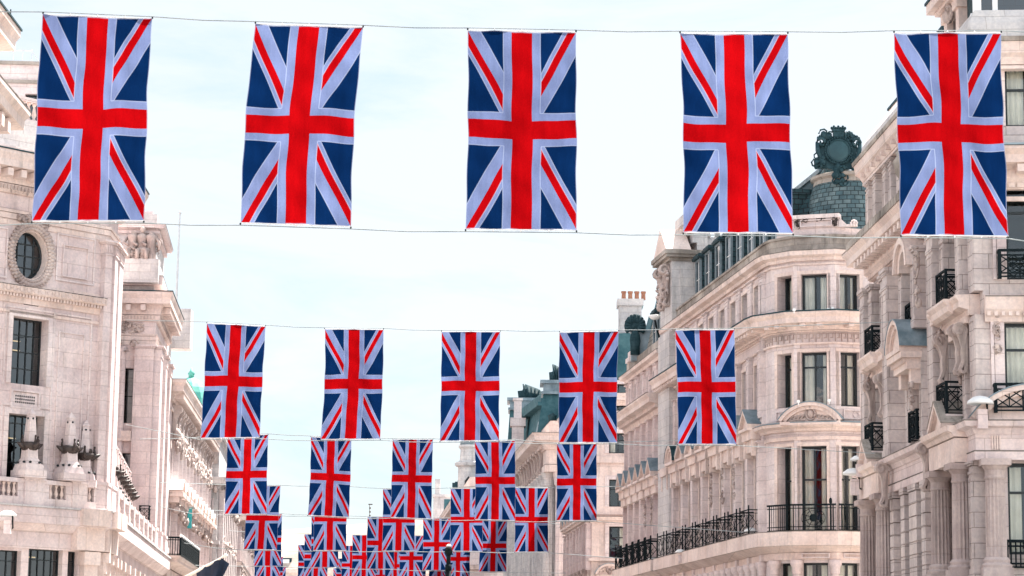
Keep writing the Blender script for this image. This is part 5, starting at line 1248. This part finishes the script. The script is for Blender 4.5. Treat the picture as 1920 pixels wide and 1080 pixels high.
    b.tube([FF.P(u+cos(2*pi*i/14)*.2, .05, z+sin(2*pi*i/14)*.2) for i in range(15)], .035, 5); b.build('roundel_band', 'stone_pink', t)
    b = MB(); u = FF.hit(1876, 582)[0]; b.carve(FF, u-.18, u+.18, zf(592), zf(572), .08, 14, 71, .1); u = FF.hit(1868, 630)[0]; b.carve(FF, u-.05, u+.05, zf(660), zf(596), .06, 26, 72, .07); b.build('front_carving', 'stone_carved', t, True)
    railing(t, FF, FF.hit(1863, 740)[0], 8, zf(774), zf(724), .45, .05, r=.03); railing(t, FF, FF.hit(1871, 500)[0], 8, zf(524), zf(474), .42, .05, r=.03)
    uc = FF.hit(1912, 820)[0]; arch_ped(t, FF, uc+.35, 9.22, 1.65, .85, 0, .55, name='arched_pediment')
    b = MB(); b.box(FF, uc-1.3, 8, .0, .5, 9.15, 9.25)
    b.build('front_ledge', 'stone_warm', t)
    # ground-floor order: entablature over fluted columns
    pe = [(17, 84.31), P[1], P[2], (22.2, 67.24)]
    sweep(t, 'lower_entablature', pe, [box_prof(8.05, 8.3, .42), box_prof(8.32, 8.8, .38), [(-.02, 8.8), (.42, 8.8), (.5, 8.95), (.72, 9.0), (.78, 9.14), (-.02, 9.18)]], 'stone_pink')
    b = MB()
    for c in (near, far): b.box(FS, c-1.75, c+1.75, .02, .76, 8.08, 8.78); b.prism_nz(FS, [(.3, 8.8), (.80, 8.82), (.86, 8.92), (.98, 8.98), (1.02, 9.13), (.3, 9.16)], c-1.8, c+1.8)
    for i in range(4): uu = FF.hit(1857, 850)[0]+i*.07; b.box(FF, uu, uu+.035, .38, .44, 8.35, 8.75)
    b.build('entablature_blocks', 'stone_warm', t)
    # columns
    def column(fr, u, n=.5, r=.3, nm='fluted_column'):
        c = fr.P(u, n, 0); b = MB(); b.box(fr, u-.42, u+.42, n-.42, n+.42, 4.55, 5.0)
        b.lathe(c, [(.42, 5.0), (.44, 5.08), (.36, 5.14), (.38, 5.22), (.32, 5.3)], 20)
        b.lathe(c, [(r, 5.3), (r*.99, 6.3), (r*.93, 7.5)], 32, .15); b.lathe(c, [(r*.95, 7.5), (r*1.02, 7.55), (r*.95, 7.6), (r*.95, 7.75), (r*1.25, 7.88)], 20); b.box(fr, u-.42, u+.42, n-.42, n+.42, 7.88, 8.06)
        return b.build(nm, 'stone_column', t)
    for fr, px in ((FF, 1867),): column(fr, fr.hit(px, 960, .45)[0], .45)
    for c in (near, far):
        for d in (-1.45, -.75+2.1): column(FS, c+d, .5)
        for d in (-.95, .95):
            b = MB(); pilaster(b, FS, c+d-.18, c+d+.18, 4.6, 8.05, .18, 0, .35, .4); b.build('pier', 'stone_aged', t)
    b = MB(); pilaster(b, FS, L-.42, L+.02, 4.6, 8.05, .42, 0, .35, .4); b.build('pier', 'stone_aged', t)
    for u in (far+2.2, mid-1.55, mid-.25, mid+.3, mid+1.6, near-2.3):
        b = MB()
        for k in range(8): z = 4.6+k*.405; b.box(FS, u-.3, u+.3, 0, .42, z+.02, z+.385); b.box(FS, u-.26, u+.26, 0, .37, z-.021, z+.021)
        b.box(FS, u-.34, u+.34, 0, .46, 7.85, 8.04); b.build('rusticated_pier', 'stone_aged', t)
    for u in (far+2.35, near-2.45):
        b = MB(); b.scroll(FS, u, .6, 9.05, 1.5, .32); b.build('keystone_scroll', 'stone_carved', t)
    for a, e in ((near-.5, near+.5), (far-.5, far+.5), (mid-1.3, mid-.5), (mid+.5, mid+1.3)): railing(t, FS, a, e, 4.7, 5.6, .1, .0, cross=False, r=.03, sides=False)
    u0 = FF.hit(1885, 990)[0]; railing(t, FF, u0, u0+4, FF.hit(1900, 1065)[1], FF.hit(1900, 1015)[1], .1, 0, cross=False, r=.035, sides=False)
    return t, FS, FF, near, mid, far
AB, AFS, AFF, NEAR, MID, FAR = building_near_right()

# ---------------------------------------------------------------- farther right
def building_right_third():
    P = [(4.0, 163), (5.12, 148.2), (9, 148.0)]; back = [(12, 148), (12, 163)]
    t = thing('stone_building', (7, 155, 0), 'cream stone block past the side street, with black sash windows and a tall chimney', 'building')
    FS, FF = frs(P)
    fo = [FF.rect(1142, 1176, a, b) for a, b in ((812, 850), (899, 950), (987, 1046))]+[FF.rect(1142, 1176, 720, 770)]
    so = [(1.0+i*2.0, 1.9+i*2.0, a, b) for i in range(7) for a, b in ((8.9, 11.2), (13, 15))]
    wallpart(t, P, back, 0, 19.6, {0: so, 1: fo}, 'stone_warm')
    for o in fo: window(t, FF, *o, depth=.3, v=1, h=(.35,), curt=.4, t=.08)
    for o in so: window(t, FS, *o, depth=.4, v=0, h=(), curt=0, rm=False)
    b = MB()
    for o in fo: surround(b, FF, *o, w=.25, n=.07)
    b.build('window_surrounds', 'stone', t)
    for i in range(8):
        b = MB(); pilaster(b, FS, .35+i*2.0-.2+.0, .35+i*2.0+.35, 8.6, 11.5, .3, 0, .3, 0); b.build('pilaster', 'stone_pink', t)
        if i < 7: gable(t, FS, 1.45+i*2, 11.9, .8, .6, 0, .6)
    z = lambda y: FF.hit(1140, y)[1]
    sweep(t, 'string_courses', P, [box_prof(z(985-20), z(962), .12), cornice_prof(11.5, 11.85, .45), box_prof(z(868), z(856), .15), box_prof(z(1052), z(1047), .2), cornice_prof(18.8, 19.5, .8), box_prof(z(782), z(776), .2)], 'stone_warm')
    b = MB()
    for i in range(6): b.scroll(FS, 2.5+i*2.2, .15, 8.7, 1.5, .4)
    b.build('console_row', 'stone_carved', t)
    b = MB(); b.prism_nz(FS, [(-.35, 19.5), (-1.2, 23.4), (-7, 23.8), (-7, 19.5)], .3, FS.L-.2); b.build('mansard_roof', 'slate_teal', t)
    for k in (3, 6, 9, 12): dormer(t, FS, k, 19.7, 1.2, 1.9, -.35, 1.4, 'flat')
    x0, x1 = at(1161, 600, 150.5)[0], at(1203, 600, 150.5)[0]; fc = Fr((x0, 150.5), (x1, 150.5)); b = MB()
    b.box(fc, 0, fc.L, -1.4, 0, 19.6, 25.5); b.box(fc, .0, fc.L, -1.4, .06, 22.2, 22.4); b.box(fc, -.12, fc.L+.12, -1.5, .14, 25.5, 25.95); b.build('chimney_stack', 'stone_grey', t)
    for k in range(4): b = MB(); b.lathe(fc.P(.3+k*.42, -.4, 0), [(.15, 25.95), (.13, 26.35), (.17, 26.4), (.17, 26.5)], 10); b.build('chimney_pot', 'terracotta', t)
    arch_ped(t, FF, FF.hit(1143, 1070)[0], z(1078), .75, .55, 0, .4); b = MB(); b.carve(FF, .5, 1.6, z(1074), z(1062), .25, 22, 9, .1); b.build('pediment_carving', 'stone_carved', t, True)
building_right_third()
def building_giant_order():
    P = [(.35, 210), (3.35, 171.5), (8, 171)]; back = [(14, 171), (14, 210)]
    t = thing('colonnaded_building', (6, 190, 0), 'stone building with a giant fluted order and teal towered roof beyond the third flags', 'building')
    FS, FF = frs(P)
    so = [(1.4+i*2.2, 2.5+i*2.2, a, b) for i in range(16) for a, b in ((5, 8), (9, 11.5), (12.3, 14.5))]
    wallpart(t, P, back, 0, 20.2, {0: so}, 'stone_grey')
    for i in range(18):
        b = MB(); c = FS.P(.6+i*2.2, .42, 0); b.lathe(c, [(.5, 2.5), (.46, 3), (.42, 15.6)], 24, .1); b.lathe(c, [(.42, 15.6), (.5, 15.7), (.45, 16.1), (.65, 16.6)], 12); b.build('fluted_column', 'stone_grey', t)
    for i in range(16): window(t, FS, *so[i*3+2], depth=.5, v=0, h=(), curt=0, rm=False)
    b = MB()
    for i in range(3): c = FF.P(.4+i*1.5, .35, 0); b.lathe(c, [(.45, 2.5), (.42, 15.6), (.5, 15.7), (.62, 16.6)], 20, .1)
    b.build('front_columns', 'stone', t)
    sweep(t, 'entablature', P, [box_prof(16.6, 17.1, .9), box_prof(17.12, 18.2, .8), [(-.02, 18.2), (.9, 18.2), (1.1, 18.6), (1.7, 18.8), (1.75, 19.1), (1.9, 19.3), (-.02, 19.4)], box_prof(19.42, 20.3, .5, -.4)], 'stone_warm')
    b = MB()
    for i in range(17): b.scroll(FS, 1.2+i*2.2, .8, 18.6, 1.9, .6)
    b.build('eaves_brackets', 'stone_carved', t)
    blocks(t, 'dentils', P, .5, .34, .9, 1.2, 18.3, 18.6)
    b = MB(); b.prism_nz(FS, [(-.4, 20.2), (-2.6, 23.6), (-8, 23.8), (-8, 20.2)], 2, FS.L-.5); b.build('slate_roof', 'slate_teal', t)
    for nm, (px, Y, zt, w0, w1) in {'tower': (1036, 178, 24.0, 1.5, 1.0), 'far_tower': (985, 203, 25.6, 1.9, 1.6)}.items():
        x = (px-960)*Y/4414+.4; f = Fr((x-1, Y), (x+1, Y)); b = MB()
        b.box(f, 1-w0, 1+w0, -w0*2, 0, 19.8, zt-.9, w0-w1, .3); o = b.build('roof_tower', 'slate_teal', t)
        b = MB(); b.box(f, 1-w1-.15, 1+w1+.15, -w0*2+.2, .0, zt-.9, zt-.7); b.box(f, 1-w1, 1+w1, -w0*2+.3, -.15, zt-.7, zt-.1); b.box(f, 1-w1-.25, 1+w1+.25, -w0*2+.2, .08, zt-.1, zt+.15); b.build('tower_cap', 'lead', o)
        b = MB()
        b.prism_un(f, [(1-w1*.55, zt+.15), (1+w1*.9, zt+.15), (1+w1*.85, zt+.5), (1+w1*.5, zt+.95), (1+w1*.15, zt+1.15), (1-w1*.2, zt+1.35), (1-w1*.35, zt+.8), (1-w1*.6, zt+.75)], -.45, -.2)
        for k in range(6): b.tube([f.P(1-w1*.2+k*w1*.16, -.15, zt+.2), f.P(1-w1*.3+k*w1*.22, -.15, zt+1.35-k*.12)], .07, 5)
        b.build('cresting', 'lead_dark', o, True)
    b = MB(); f = Fr(at(962, 830, 206)[:2], at(1012, 830, 190)[:2])
    b.box(f, 0, f.L, -4, 0, 19.5, 23.6, .1, .4); b.box(f, -.2, f.L, -4, .2, 23.6, 23.9); b.box(f, .1, f.L-.1, -3.8, -.1, 23.9, 24.6); b.build('roof_pavilion', 'slate_teal', t)
    b = MB(); b.prism_nz(f, [(.2, 19.6), (.35, 19.6), (-.5, 23.5), (-.7, 23.5)], f.L*.8, f.L*.95); b.prism_nz(f, [(.2, 19.6), (.35, 19.6), (-.5, 22.5), (-.7, 22.5)], f.L*.45, f.L*.55); b.build('hip_flashing', 'lead', t)
    b = MB(); x = (974-960)*200/4414; f = Fr((x-1, 199), (x+1, 199)); b.box(f, .5, 1.5, -.6, .6, 19, 22.8); b.box(f, .35, 1.65, -.7, .75, 22.8, 23.5); b.box(f, .65, 1.3, -.3, .3, 23.5, 25.0); b.box(f, .55, 1.4, -.4, .4, 25.0, 25.2); b.build('stone_chimney', 'stone', t)
    for k, px in enumerate((1018, 1027, 1036)):
        b = MB(); p = at(px, 800-k*9, 181-k*2); b.lathe(p, [(.3, p[2]-1.2), (.3, p[2]), (.38, p[2]+.1), (.05, p[2]+.3)], 10); b.build('vent_cowl', 'lead_dark', t, True)
    b = MB(); b.lathe(at(962, 700, 203), [(.05, 23), (.3, 23.3), (.05, 24)], 6)
    b = MB()
    for k in range(7): p = at(945+k*5+15, 783-k*4, 207-k); b.bar(p, (p[0], p[1], p[2]-1.0), .06)
    b.build('roof_cresting', 'lead_dark', t)
    p = at(998, 757, 204)
    tarp = MB(); f = Fr((p[0]-1, p[1]), (p[0]+1, p[1])); tarp.prism_un(f, [(.25, p[2]-.35), (1.75, p[2]-.4), (1.7, p[2]+.2), (1.3, p[2]+.05), (.9, p[2]+.3), (.4, p[2]+.25)], -.5, .5)
    tag(tarp.build('roof_tarpaulin', 'gold', org=p), 'bright yellow cover bundled on the far tower roof', 'cover')
building_giant_order()
def far_right():
    P = [(-9.5, 298), (-3.6, 216), (-1, 214)]; back = [(6, 214), (6, 298)]
    t = thing('far_terrace', (-2, 250, 0), 'grey-white stone terrace with a domed turret glimpsed between the third and fourth flags', 'building')
    F = Fr(P[0], P[1]); so = [(2+i*3.2, 3.4+i*3.2, a, b) for i in range(24) for a, b in ((4, 6.5), (8, 11), (12.5, 15))]
    wallpart(t, P, back, 0, 19, {0: so}, 'stone')
    sweep(t, 'cornices', P, [cornice_prof(18, 19, 1.0), cornice_prof(11.4, 12, .5), box_prof(7, 7.4, .4), box_prof(19.02, 20, .0, -.5)], 'stone_warm')
    b = MB()
    for i in range(24): b.box(F, .8+i*3.2, 1.5+i*3.2, 0, .4, 7.4, 18)
    b.build('pilasters', 'stone', t)
    b = MB(); b.prism_nz(F, [(-.6, 19.5), (-3, 23), (-8, 23.4), (-8, 19.5)], 15, 60); b.build('slate_roof', 'slate_dark', t)
    x, Y = (884-960)*255/4414, 255
    b = MB(); b.lathe((x, Y), [(1.15, 19), (1.15, 24.3), (1.5, 24.5), (1.5, 24.8), (1.0, 25.0), (.9, 26.2), (1.15, 26.5), (1.1, 26.7)], 16); o = b.build('turret', 'stone_grey', t)
    b = MB(); b.lathe((x, Y), [(1.0, 26.7), (.9, 27.4), (.6, 27.9), (.05, 28.2)], 16); b.build('turret_dome', 'lead', o, True)
    b = MB(); b.prism_un(Fr((x-.5, Y-1.2), (x+.5, Y-1.2)), [(.1, 21), (.9, 21), (.9, 22.8), (.5, 23.3), (.1, 22.8)], -.3, .06); b.build('turret_window', 'frame', o)
    b = MB()
    for k in range(5): p = at(848+k*5, 905-k*2, 262); b.box(Fr((p[0], p[1]), (p[0]+1, p[1])), 0, .3, -.3, 0, p[2]-2, p[2])
    b.build('roof_cresting', 'lead_dark', t)
    f = Fr(at(812, 960, 296)[:2], at(846, 960, 296)[:2]); b = MB(); b.box(f, 0, f.L, -3, 0, 14, 24.3); b.box(f, -.1, f.L+.1, -3, .2, 24.3, 24.6); b.box(f, .2, .8, -1, -.2, 24.6, 26.5); b.build('attic_block', 'stone_grey', t)
    b = MB(); b.box(f, f.L*.6, f.L*.95, .01, .05, 21.8, 24); b.build('attic_window', 'slate_teal', t)
far_right()
def end_building():
    Y = 338; t = thing('end_building', (-26, Y, 0), 'distant building closing the street under a broad tan tiled roof', 'building')
    l, r = at(430, 1010, Y), at(830, 985, Y); f = Fr((l[0], Y), (r[0], Y-4))
    op = [(1+i*2.6, 2.3+i*2.6, a, b) for i in range(11) for a, b in ((13.2, 15.2), (9, 12))]
    wallpart(t, [(l[0], Y), (r[0], Y-4)], [(r[0], Y+30), (l[0], Y+30)], 0, 16.9, {0: op}, 'stone')
    for o in op[:22]: window(t, f, *o, v=1, h=(), depth=.3, curt=0, glass='glass_dark', rm=False)
    b = MB(); zl, zr = l[2]+0, r[2]
    b.add([f.P(0, .4, 16.9), f.P(f.L, .4, 16.9), f.P(f.L, -7, zr+1.4), f.P(0, -7, zl+1.2), f.P(0, -14, 16.9), f.P(f.L, -14, 16.9)], [(0, 1, 2, 3), (3, 2, 5, 4), (0, 3, 4), (1, 5, 2), (0, 4, 5, 1)])
    b.build('tiled_roof', 'end_roof', t)
    sweep(t, 'eaves', [(l[0], Y), (r[0], Y-4)], [cornice_prof(16.2, 16.9, .6), box_prof(12.4, 12.8, .3)], 'stone_warm')
    for u in (8.0, 14.5, 20.8):
        b = MB(); b.box(f, u-.9, u+.9, -4, -.6, 17.0, 18.6); d = b.build('dormer', 'lead_dark', t); b = MB(); b.box(f, u-.6, u+.6, -.6, -.5, 17.1, 18.4); b.build('sash', 'white_paint', d)
    b = MB(); p = at(693, 990, 345); q = at(693, 946, 345)
    b.bar(p, q, .05)
    for k in range(4): zz = q[2]-.5-k*.55; b.ball((p[0], p[1], zz), (.14, .14, .16), 8, 6)
    b.box(Fr((p[0]-.6, p[1]), (p[0]+.6, p[1])), .35, .95, -.03, .03, q[2]-.05, q[2]+.1); b.box(Fr((p[0]-.6, p[1]), (p[0]+.6, p[1])), .3, .9, -.3, .3, 18, p[2])
    tag(b.build('weather_vane', 'bronze', org=p), 'tiny dark weather vane on a beaded spike above the distant roof', 'weather vane')
end_building()

# ---------------------------------------------------------------- farther left
def left_row():
    # second building
    P = [(-22.8, 137.9), (-19.8, 138.0), (-21.7, 171.2)]; back = [(-40, 171.2), (-40, 137.9)]
    t = thing('terrace_building', (-25, 150, 0), 'pinkish stone terrace with tiers of carved brackets beyond the left pavilion', 'building')
    FF, FS = frs(P)
    cs = [2.2+i*2.9 for i in range(11)]
    so = [(c-.5, c+.5, a, b, .4) for c in cs for a, b in ((9.2, 11.6), (12.6, 15), (16, 17.4), (4, 7))]
    wallpart(t, P, back, 0, 18.6, {1: so, 0: [(1.5, 2.2, 4.2, 7.2)]}, 'stone_pink')
    for o in so: window(t, FS, *o[:4], depth=.4, v=1, h=(.4,), curt=.2, rm=False)
    window(t, FF, 1.5, 2.2, 4.2, 7.2, depth=.4, v=1, h=(), curt=0)
    sweep(t, 'cornice', P, [[(-.02, 17.6), (.15, 17.62), (.3, 17.95), (.8, 18.1), (.8, 18.4), (.95, 18.6), (.95, 18.75), (-.02, 18.85)], box_prof(17.1, 17.25, .12), cornice_prof(8.0, 8.6, .9), box_prof(7.2, 7.9, .15)], 'stone_warm')
    blocks(t, 'modillions', P, .6, .34, .2, .76, 17.75, 18.05)
    b = MB()
    for u in (.15, 1.9): panel(b, FF, u, u+.85, 9.5, 16.8, .07, .06)
    b.build('sunk_panels', 'stone', t)
    b = MB(); b.box(FF, .9, 2.6, -3, .2, 18.85, 21.4); b.box(FF, .8, 2.7, -3, .35, 21.4, 21.7); b.build('corner_block', 'stone_grey', t)
    for i, c in enumerate(cs):
        for s in (-.75, .75): b = MB(); b.scroll(FS, c+s, .1, 17.5, 2.0, .34); b.build('scroll_bracket', 'stone_carved', t)
        b = MB(); b.box(FS, c-1.0, c+1.0, .02, .85, 12.15, 12.4); b.box(FS, c-.9, c+.9, .02, .6, 11.8, 12.15); b.build('window_hood', 'stone_warm', t)
        b = MB(); b.carve(FS, c-.9, c+.9, 15.0, 15.9, .3, 16, i, .2); b.carve(FS, c-.8, c+.8, 11.1, 11.8, .45, 10, i+50, .18); b.build('carving', 'stone_carved', t, True)
        if i % 2 == 0: arch_ped(t, FS, c, 12.45, .95, .55, 0, .8, top='white_paint')
        else: gable(t, FS, c, 12.45, .95, .6, 0, .8, top='white_paint')
    for u in [c+1.45 for c in cs]: b = MB(); pilaster(b, FS, u-.3, u+.3, 8.6, 17.0, .3, 0, .5, .4); b.build('pilaster', 'stone', t)
    b = MB()
    b.carve(FS, 7, 32, 18.8, 19.4, .2, 50, 91, .25); b.build('roof_ornaments', 'stone_carved', t, True)
    railing(t, FS, .3, 15, 8.62, 9.7, .85, .1, cross=False, spikes=True, r=.04)
    b = MB()
    for k in range(13): c = FS.P(.3+k*1.22, .85, 9.78); b.ball(c, (.1, .1, .12), 8, 5)
    b.build('railing_knobs', 'white_paint', t)
    # teal banner hanging from the facade
    b = MB(); p = FS.P(9.5, .9, 10); f = Fr((p[0]-.3, p[1]), (p[0]+.3, p[1])); b.box(f, -.1, .16, -.03, .03, 10.8, 12.0); b.bar(f.P(-.3, 0, 12.05), f.P(.2, 0, 12.05), .03)
    tag(b.build('street_banner', 'teal_banner', org=f.P(0, 0, 12.2)), 'narrow teal banner fixed to the carved terrace on the left', 'banner')
    # third
    P = [(-25.5, 171.9), (-21.0, 172.0), (-23.0, 200)]; back = [(-40, 200), (-40, 171.9)]
    t = thing('stone_building', (-26, 185, 0), 'grey stone building with a tall end pier behind the left of the second flag row', 'building')
    FF, FS = frs(P)
    so = [(3+i*3, 4.2+i*3, a, b, .4) for i in range(8) for a, b in ((4, 7), (8.5, 11), (12, 14.2))]
    wallpart(t, P, back, 0, 19.3, {1: so}, 'stone_grey')
    sweep(t, 'cornices', P, [cornice_prof(15.2, 16.0, .8), cornice_prof(18.7, 19.3, .35), box_prof(11.2, 11.5, .2), box_prof(7.6, 8.1, .4)], 'stone_grey')
    b = MB(); b.box(FF, 3.0, 4.4, .02, .2, 17.0, 18.6); b.carve(FF, 2.4, 4.4, 15, 15.6, .5, 20, 6, .18); b.build('carving', 'stone_carved', t, True)
    b = MB(); panel(b, FF, 2.0, 3.0, 9, 14.5, .1, .08); panel(b, FF, 3.2, 4.2, 9, 14.5, .1, .08)
    for i in range(9): b.box(FS, 1+i*3, 1.8+i*3, .02, .4, 8.1, 15.2)
    b.build('pilasters', 'stone', t)
    b = MB()
    for i in range(8): b.carve(FS, 2.6+i*3, 4.6+i*3, 14.3, 15.1, .4, 10, i, .22); b.carve(FS, 2.6+i*3, 4.6+i*3, 11.2, 11.9, .3, 6, i+9, .18)
    b.build('swags', 'stone_carved', t, True)
    # green dome behind
    x, Y = (364-960)*190/4414, 190
    t = thing('domed_tower', (x, Y, 19), 'ribbed green copper dome with a lantern behind the left roofs', 'dome')
    b = MB(); b.lathe((x, Y), [(1.75, 17), (1.75, 22.4), (2.0, 22.6)], 20); b.build('drum', 'stone_grey', t)
    b = MB(); b.lathe((x, Y), [(1.75*cos(a*pi/16), 22.6+2.9*sin(a*pi/16)) for a in range(8)]+[(.2, 25.5)], 28, .03); b.build('copper_dome', 'copper', t)
    b = MB(); b.lathe((x, Y), [(.22, 25.3), (.22, 25.7), (.3, 25.8), (.15, 26.0), (.03, 26.3)], 10); b.build('lantern', 'copper', t, True)
    # fourth
    P = [(-27.5, 203.9), (-23.3, 204), (-30.5, 296)]; back = [(-48, 296), (-48, 203.9)]
    t = thing('far_terrace', (-30, 250, 0), 'farthest pale terrace on the left beneath the third and fourth flag rows', 'building')
    FF, FS = frs(P)
    so = [(3+i*3.1, 4.3+i*3.1, a, b, .4) for i in range(28) for a, b in ((4, 6.5), (8, 10.5), (12, 13.6))]
    wallpart(t, P, back, 0, 15.6, {1: so}, 'stone')
    for i in range(10):
        for o in so[i*3:i*3+3]: window(t, FS, *o[:4], depth=.4, v=1, h=(), curt=0, rm=False)
    sweep(t, 'cornices', P, [cornice_prof(14.6, 15.6, 1.0), cornice_prof(11, 11.5, .6), box_prof(7, 7.5, .5), box_prof(15.62, 16.6, -.1, -.6)], 'stone_warm')
    b = MB()
    for i in range(29): b.box(FS, 1+i*3.1, 1.8+i*3.1, .02, .45, 7.5, 14.6); b.box(FS, .9+i*3.1, 1.9+i*3.1, -.3, .35, 15.6, 17.2 if i % 3 == 0 else 16.9)
    b.build('pilasters', 'stone', t)
    b = MB()
    for i in range(20): b.carve(FS, 2.6+i*3.1, 4.7+i*3.1, 10.4, 11.2, .35, 7, i, .22); b.carve(FS, 2.6+i*3.1, 4.7+i*3.1, 13.6, 14.4, .35, 7, i+30, .22)
    b.build('carving', 'stone_carved', t, True)
left_row()

# ---------------------------------------------------------------- poles, lamps and flags on buildings
def roof_pole():
    p = at(330.5, 560, 141); q = at(337.5, 399, 141); t = thing('roof_flagpole', (p[0], p[1], p[2]-1), 'bare slender white flagpole on the left roof against the sky', 'flagpole')
    b = MB(); b.tube([(p[0], p[1], p[2]-1.5), q], .07, 8, [.085, .05]); b.build('pole', 'steel', t)
    b = MB(); b.ball(q, (.09, .09, .1), 8, 6); b.build('finial', 'steel', t)
    b = MB(); b.box(Fr((p[0]-1, p[1]), (p[0]+1, p[1])), .4, 1.9, -1.2, 0, p[2]-3, p[2]-.6); b.build('pole_base', 'stone_grey', t)
roof_pole()
def navy_flag():
    a, c = at(345, 1084, 112), at(423, 1042, 110.0); t = thing('pole_flag', a, 'dark navy flag drooping from a slanted cream pole at lower left', 'flag')
    b = MB(); b.tube([a, c], .06, 8, [.08, .045]); b.ball(c, (.1, .1, .1), 8, 6); b.build('pole', 'blind', t)
    m = MB(); A, Cc = Vector(a), Vector(c); nx, ny = 10, 8; vs = []
    for j in range(ny+1):
        for i in range(nx+1):
            s = .30+.66*i/nx; p = A*(1-s)+Cc*s; q = p+Vector((-.04*sin(i*1.3), .12*sin(i*1.5+j*.4), 0)); q.z -= 2.0*j/ny; q.x += .15*(1-s)*j/ny
            vs.append(tuple(q))
    m.add(vs, [(j*(nx+1)+i, j*(nx+1)+i+1, (j+1)*(nx+1)+i+1, (j+1)*(nx+1)+i) for j in range(ny) for i in range(nx)])
    q1, q2 = at(415, 1064, 109.5), at(424, 1048, 109.5)
    m.build('cloth', 'navy', t, True)
    m = MB(); k = Cc; m.quad(tuple(k+Vector((-.2, .05, -.1))), tuple(k+Vector((.15, .3, -.35))), tuple(k+Vector((-.25, .35, -1.2))), tuple(k+Vector((-.45, .1, -1.0)))); m.build('fly_end', 'navy', t)
navy_flag()
def street_lamp():
    x, Y = at(841, 1050, 58)[0], 58; zt = at(841, 1021, 58)[2]; t = thing('street_lamp', (x, Y, 0), 'slim black street lamp post with a small round glass head before the flags', 'street lamp')
    b = MB(); b.lathe((x, Y), [(.16, 0), (.16, .9), (.1, 1.1), (.085, 2.4), (.075, 4.35)], 14); b.lathe((x, Y), [(.055, 4.35), (.052, zt-.28), (.03, zt-.25)], 12); b.lathe((x, Y), [(.08, 4.3), (.08, 4.45)], 12); b.build('post', 'iron', t, True)
    b = MB(); b.lathe((x, Y), [(.04, zt-.28), (.085, zt-.22), (.1, zt-.15), (.075, zt-.12)], 14)
    b.tube([(x+cos(2*pi*i/16)*.085, Y+sin(2*pi*i/16)*.085, zt-.1) for i in range(17)], .014, 5); b.build('lamp_collar', 'iron', t, True)
    b = MB(); b.ball((x, Y, zt-.09), (.075, .075, .085), 14, 10); b.build('lamp_globe', 'trunk', t, True)
    b = MB(); b.lathe((x, Y), [(.07, zt-.05), (.05, zt-.01), (.01, zt+.01)], 12); b.build('lamp_cap', 'white_paint', t, True)
street_lamp()
def wall_lamp(p, dx, dy, sc, label):
    t = thing('floodlight', p, label, 'floodlight', 'white shaded floodlights fixed along the facades'); L2 = hypot(dx, dy); ax, ay = dx/L2, dy/L2
    b = MB(); x, y, z = p
    b.lathe((x, y), [(.01, z+.2*sc), (.2*sc, z+.16*sc), (.36*sc, z+.04*sc), (.38*sc, z-.04*sc), (.22*sc, z-.03*sc), (.01, z)], 18); b.build('lamp_shade', 'white_paint', t, True)
    b = MB(); f = Fr((x-.1, y), (x+.1, y)); b.box(f, .0, .28*sc, -.1*sc, .16*sc, z-.75*sc, z-.2*sc); b.build('control_box', 'stone_pink', t)
    b = MB(); b.tube([(x+.2*sc, y+.05, z-.02), (x+.22*sc, y+.1, z-.5*sc), (x+.22*sc+ax*.3*sc, y+ay*.3*sc+.2, z-.6*sc)], .035*sc, 6); b.build('bracket', 'iron', t)
for (px, py, Y, d, s, lb) in ((1838, 755, 67.3, (.2, .6), 1.0, 'white shaded floodlight on the near right building beside its corner'), (1610, 862, 82.5, (1, .1), .8, 'white shaded floodlight on the right building beside the far triangular pediment'),
                              (1600, 888, 82.8, (1, .1), 1.0, 'large pale dish floodlight at the far end of the fluted columns'),
                              (1408, 996, 101.6, (1, 0), .8, 'white floodlight on the ledge by the iron balcony nearest the curved corner'), (1276, 1035, 114.8, (1, 0), .7, 'white floodlight on the ledge under the middle iron balconies'), (1224, 1049, 123.2, (1, 0), .7, 'white floodlight on the ledge at the farther iron balconies'),
                              (14, 966, 92.2, (-.5, .5), .95, 'white shaded floodlight at the left edge below the terrace'), (128, 948, 50, (-1, 0), .01, '')):
    if lb: wall_lamp(at(px, py, Y), d[0], d[1], s, lb)
for k, (px, py) in enumerate(((1489, 583), (1553, 582), (1561, 580), (1497, 755), (1555, 753))):
    p = at(px, py, 97.6); b = MB(); f = Fr((p[0]-.1, p[1]), (p[0]+.1, p[1])); b.box(f, .05, .15, -.05, .05, p[2], p[2]+.1); b.box(f, .08, .12, -.02, .02, p[2]-.1, p[2]); b.box(f, .03, .17, -.07, -.05, p[2]+.01, p[2]+.09)
    lb = ('small white spotlight left of the curved front top middle window', 'small white spotlight right of the curved front top middle window', 'small white spotlight, right one of the pair by the top middle window', 'small white spotlight below left of the middle curved-front window', 'small white spotlight below right of the middle curved-front window')[k]
    tag(b.build('spotlight', 'white_paint', org=p), lb, 'spotlight', 'small spotlights on the curved front')
# red box seen in an attic opening
p = AFS.P(AFS.hit(1634, 376)[0], -.1, AFS.hit(1634, 376)[1]); b = MB(); b.box(AFS, AFS.hit(1634, 376)[0]-.5, AFS.hit(1634, 376)[0]+.5, -.2, .1, p[2]-.25, p[2]+.25)
tag(b.build('red_panel', 'red', org=p), 'small dark red panel in an attic opening of the near right building', 'panel')
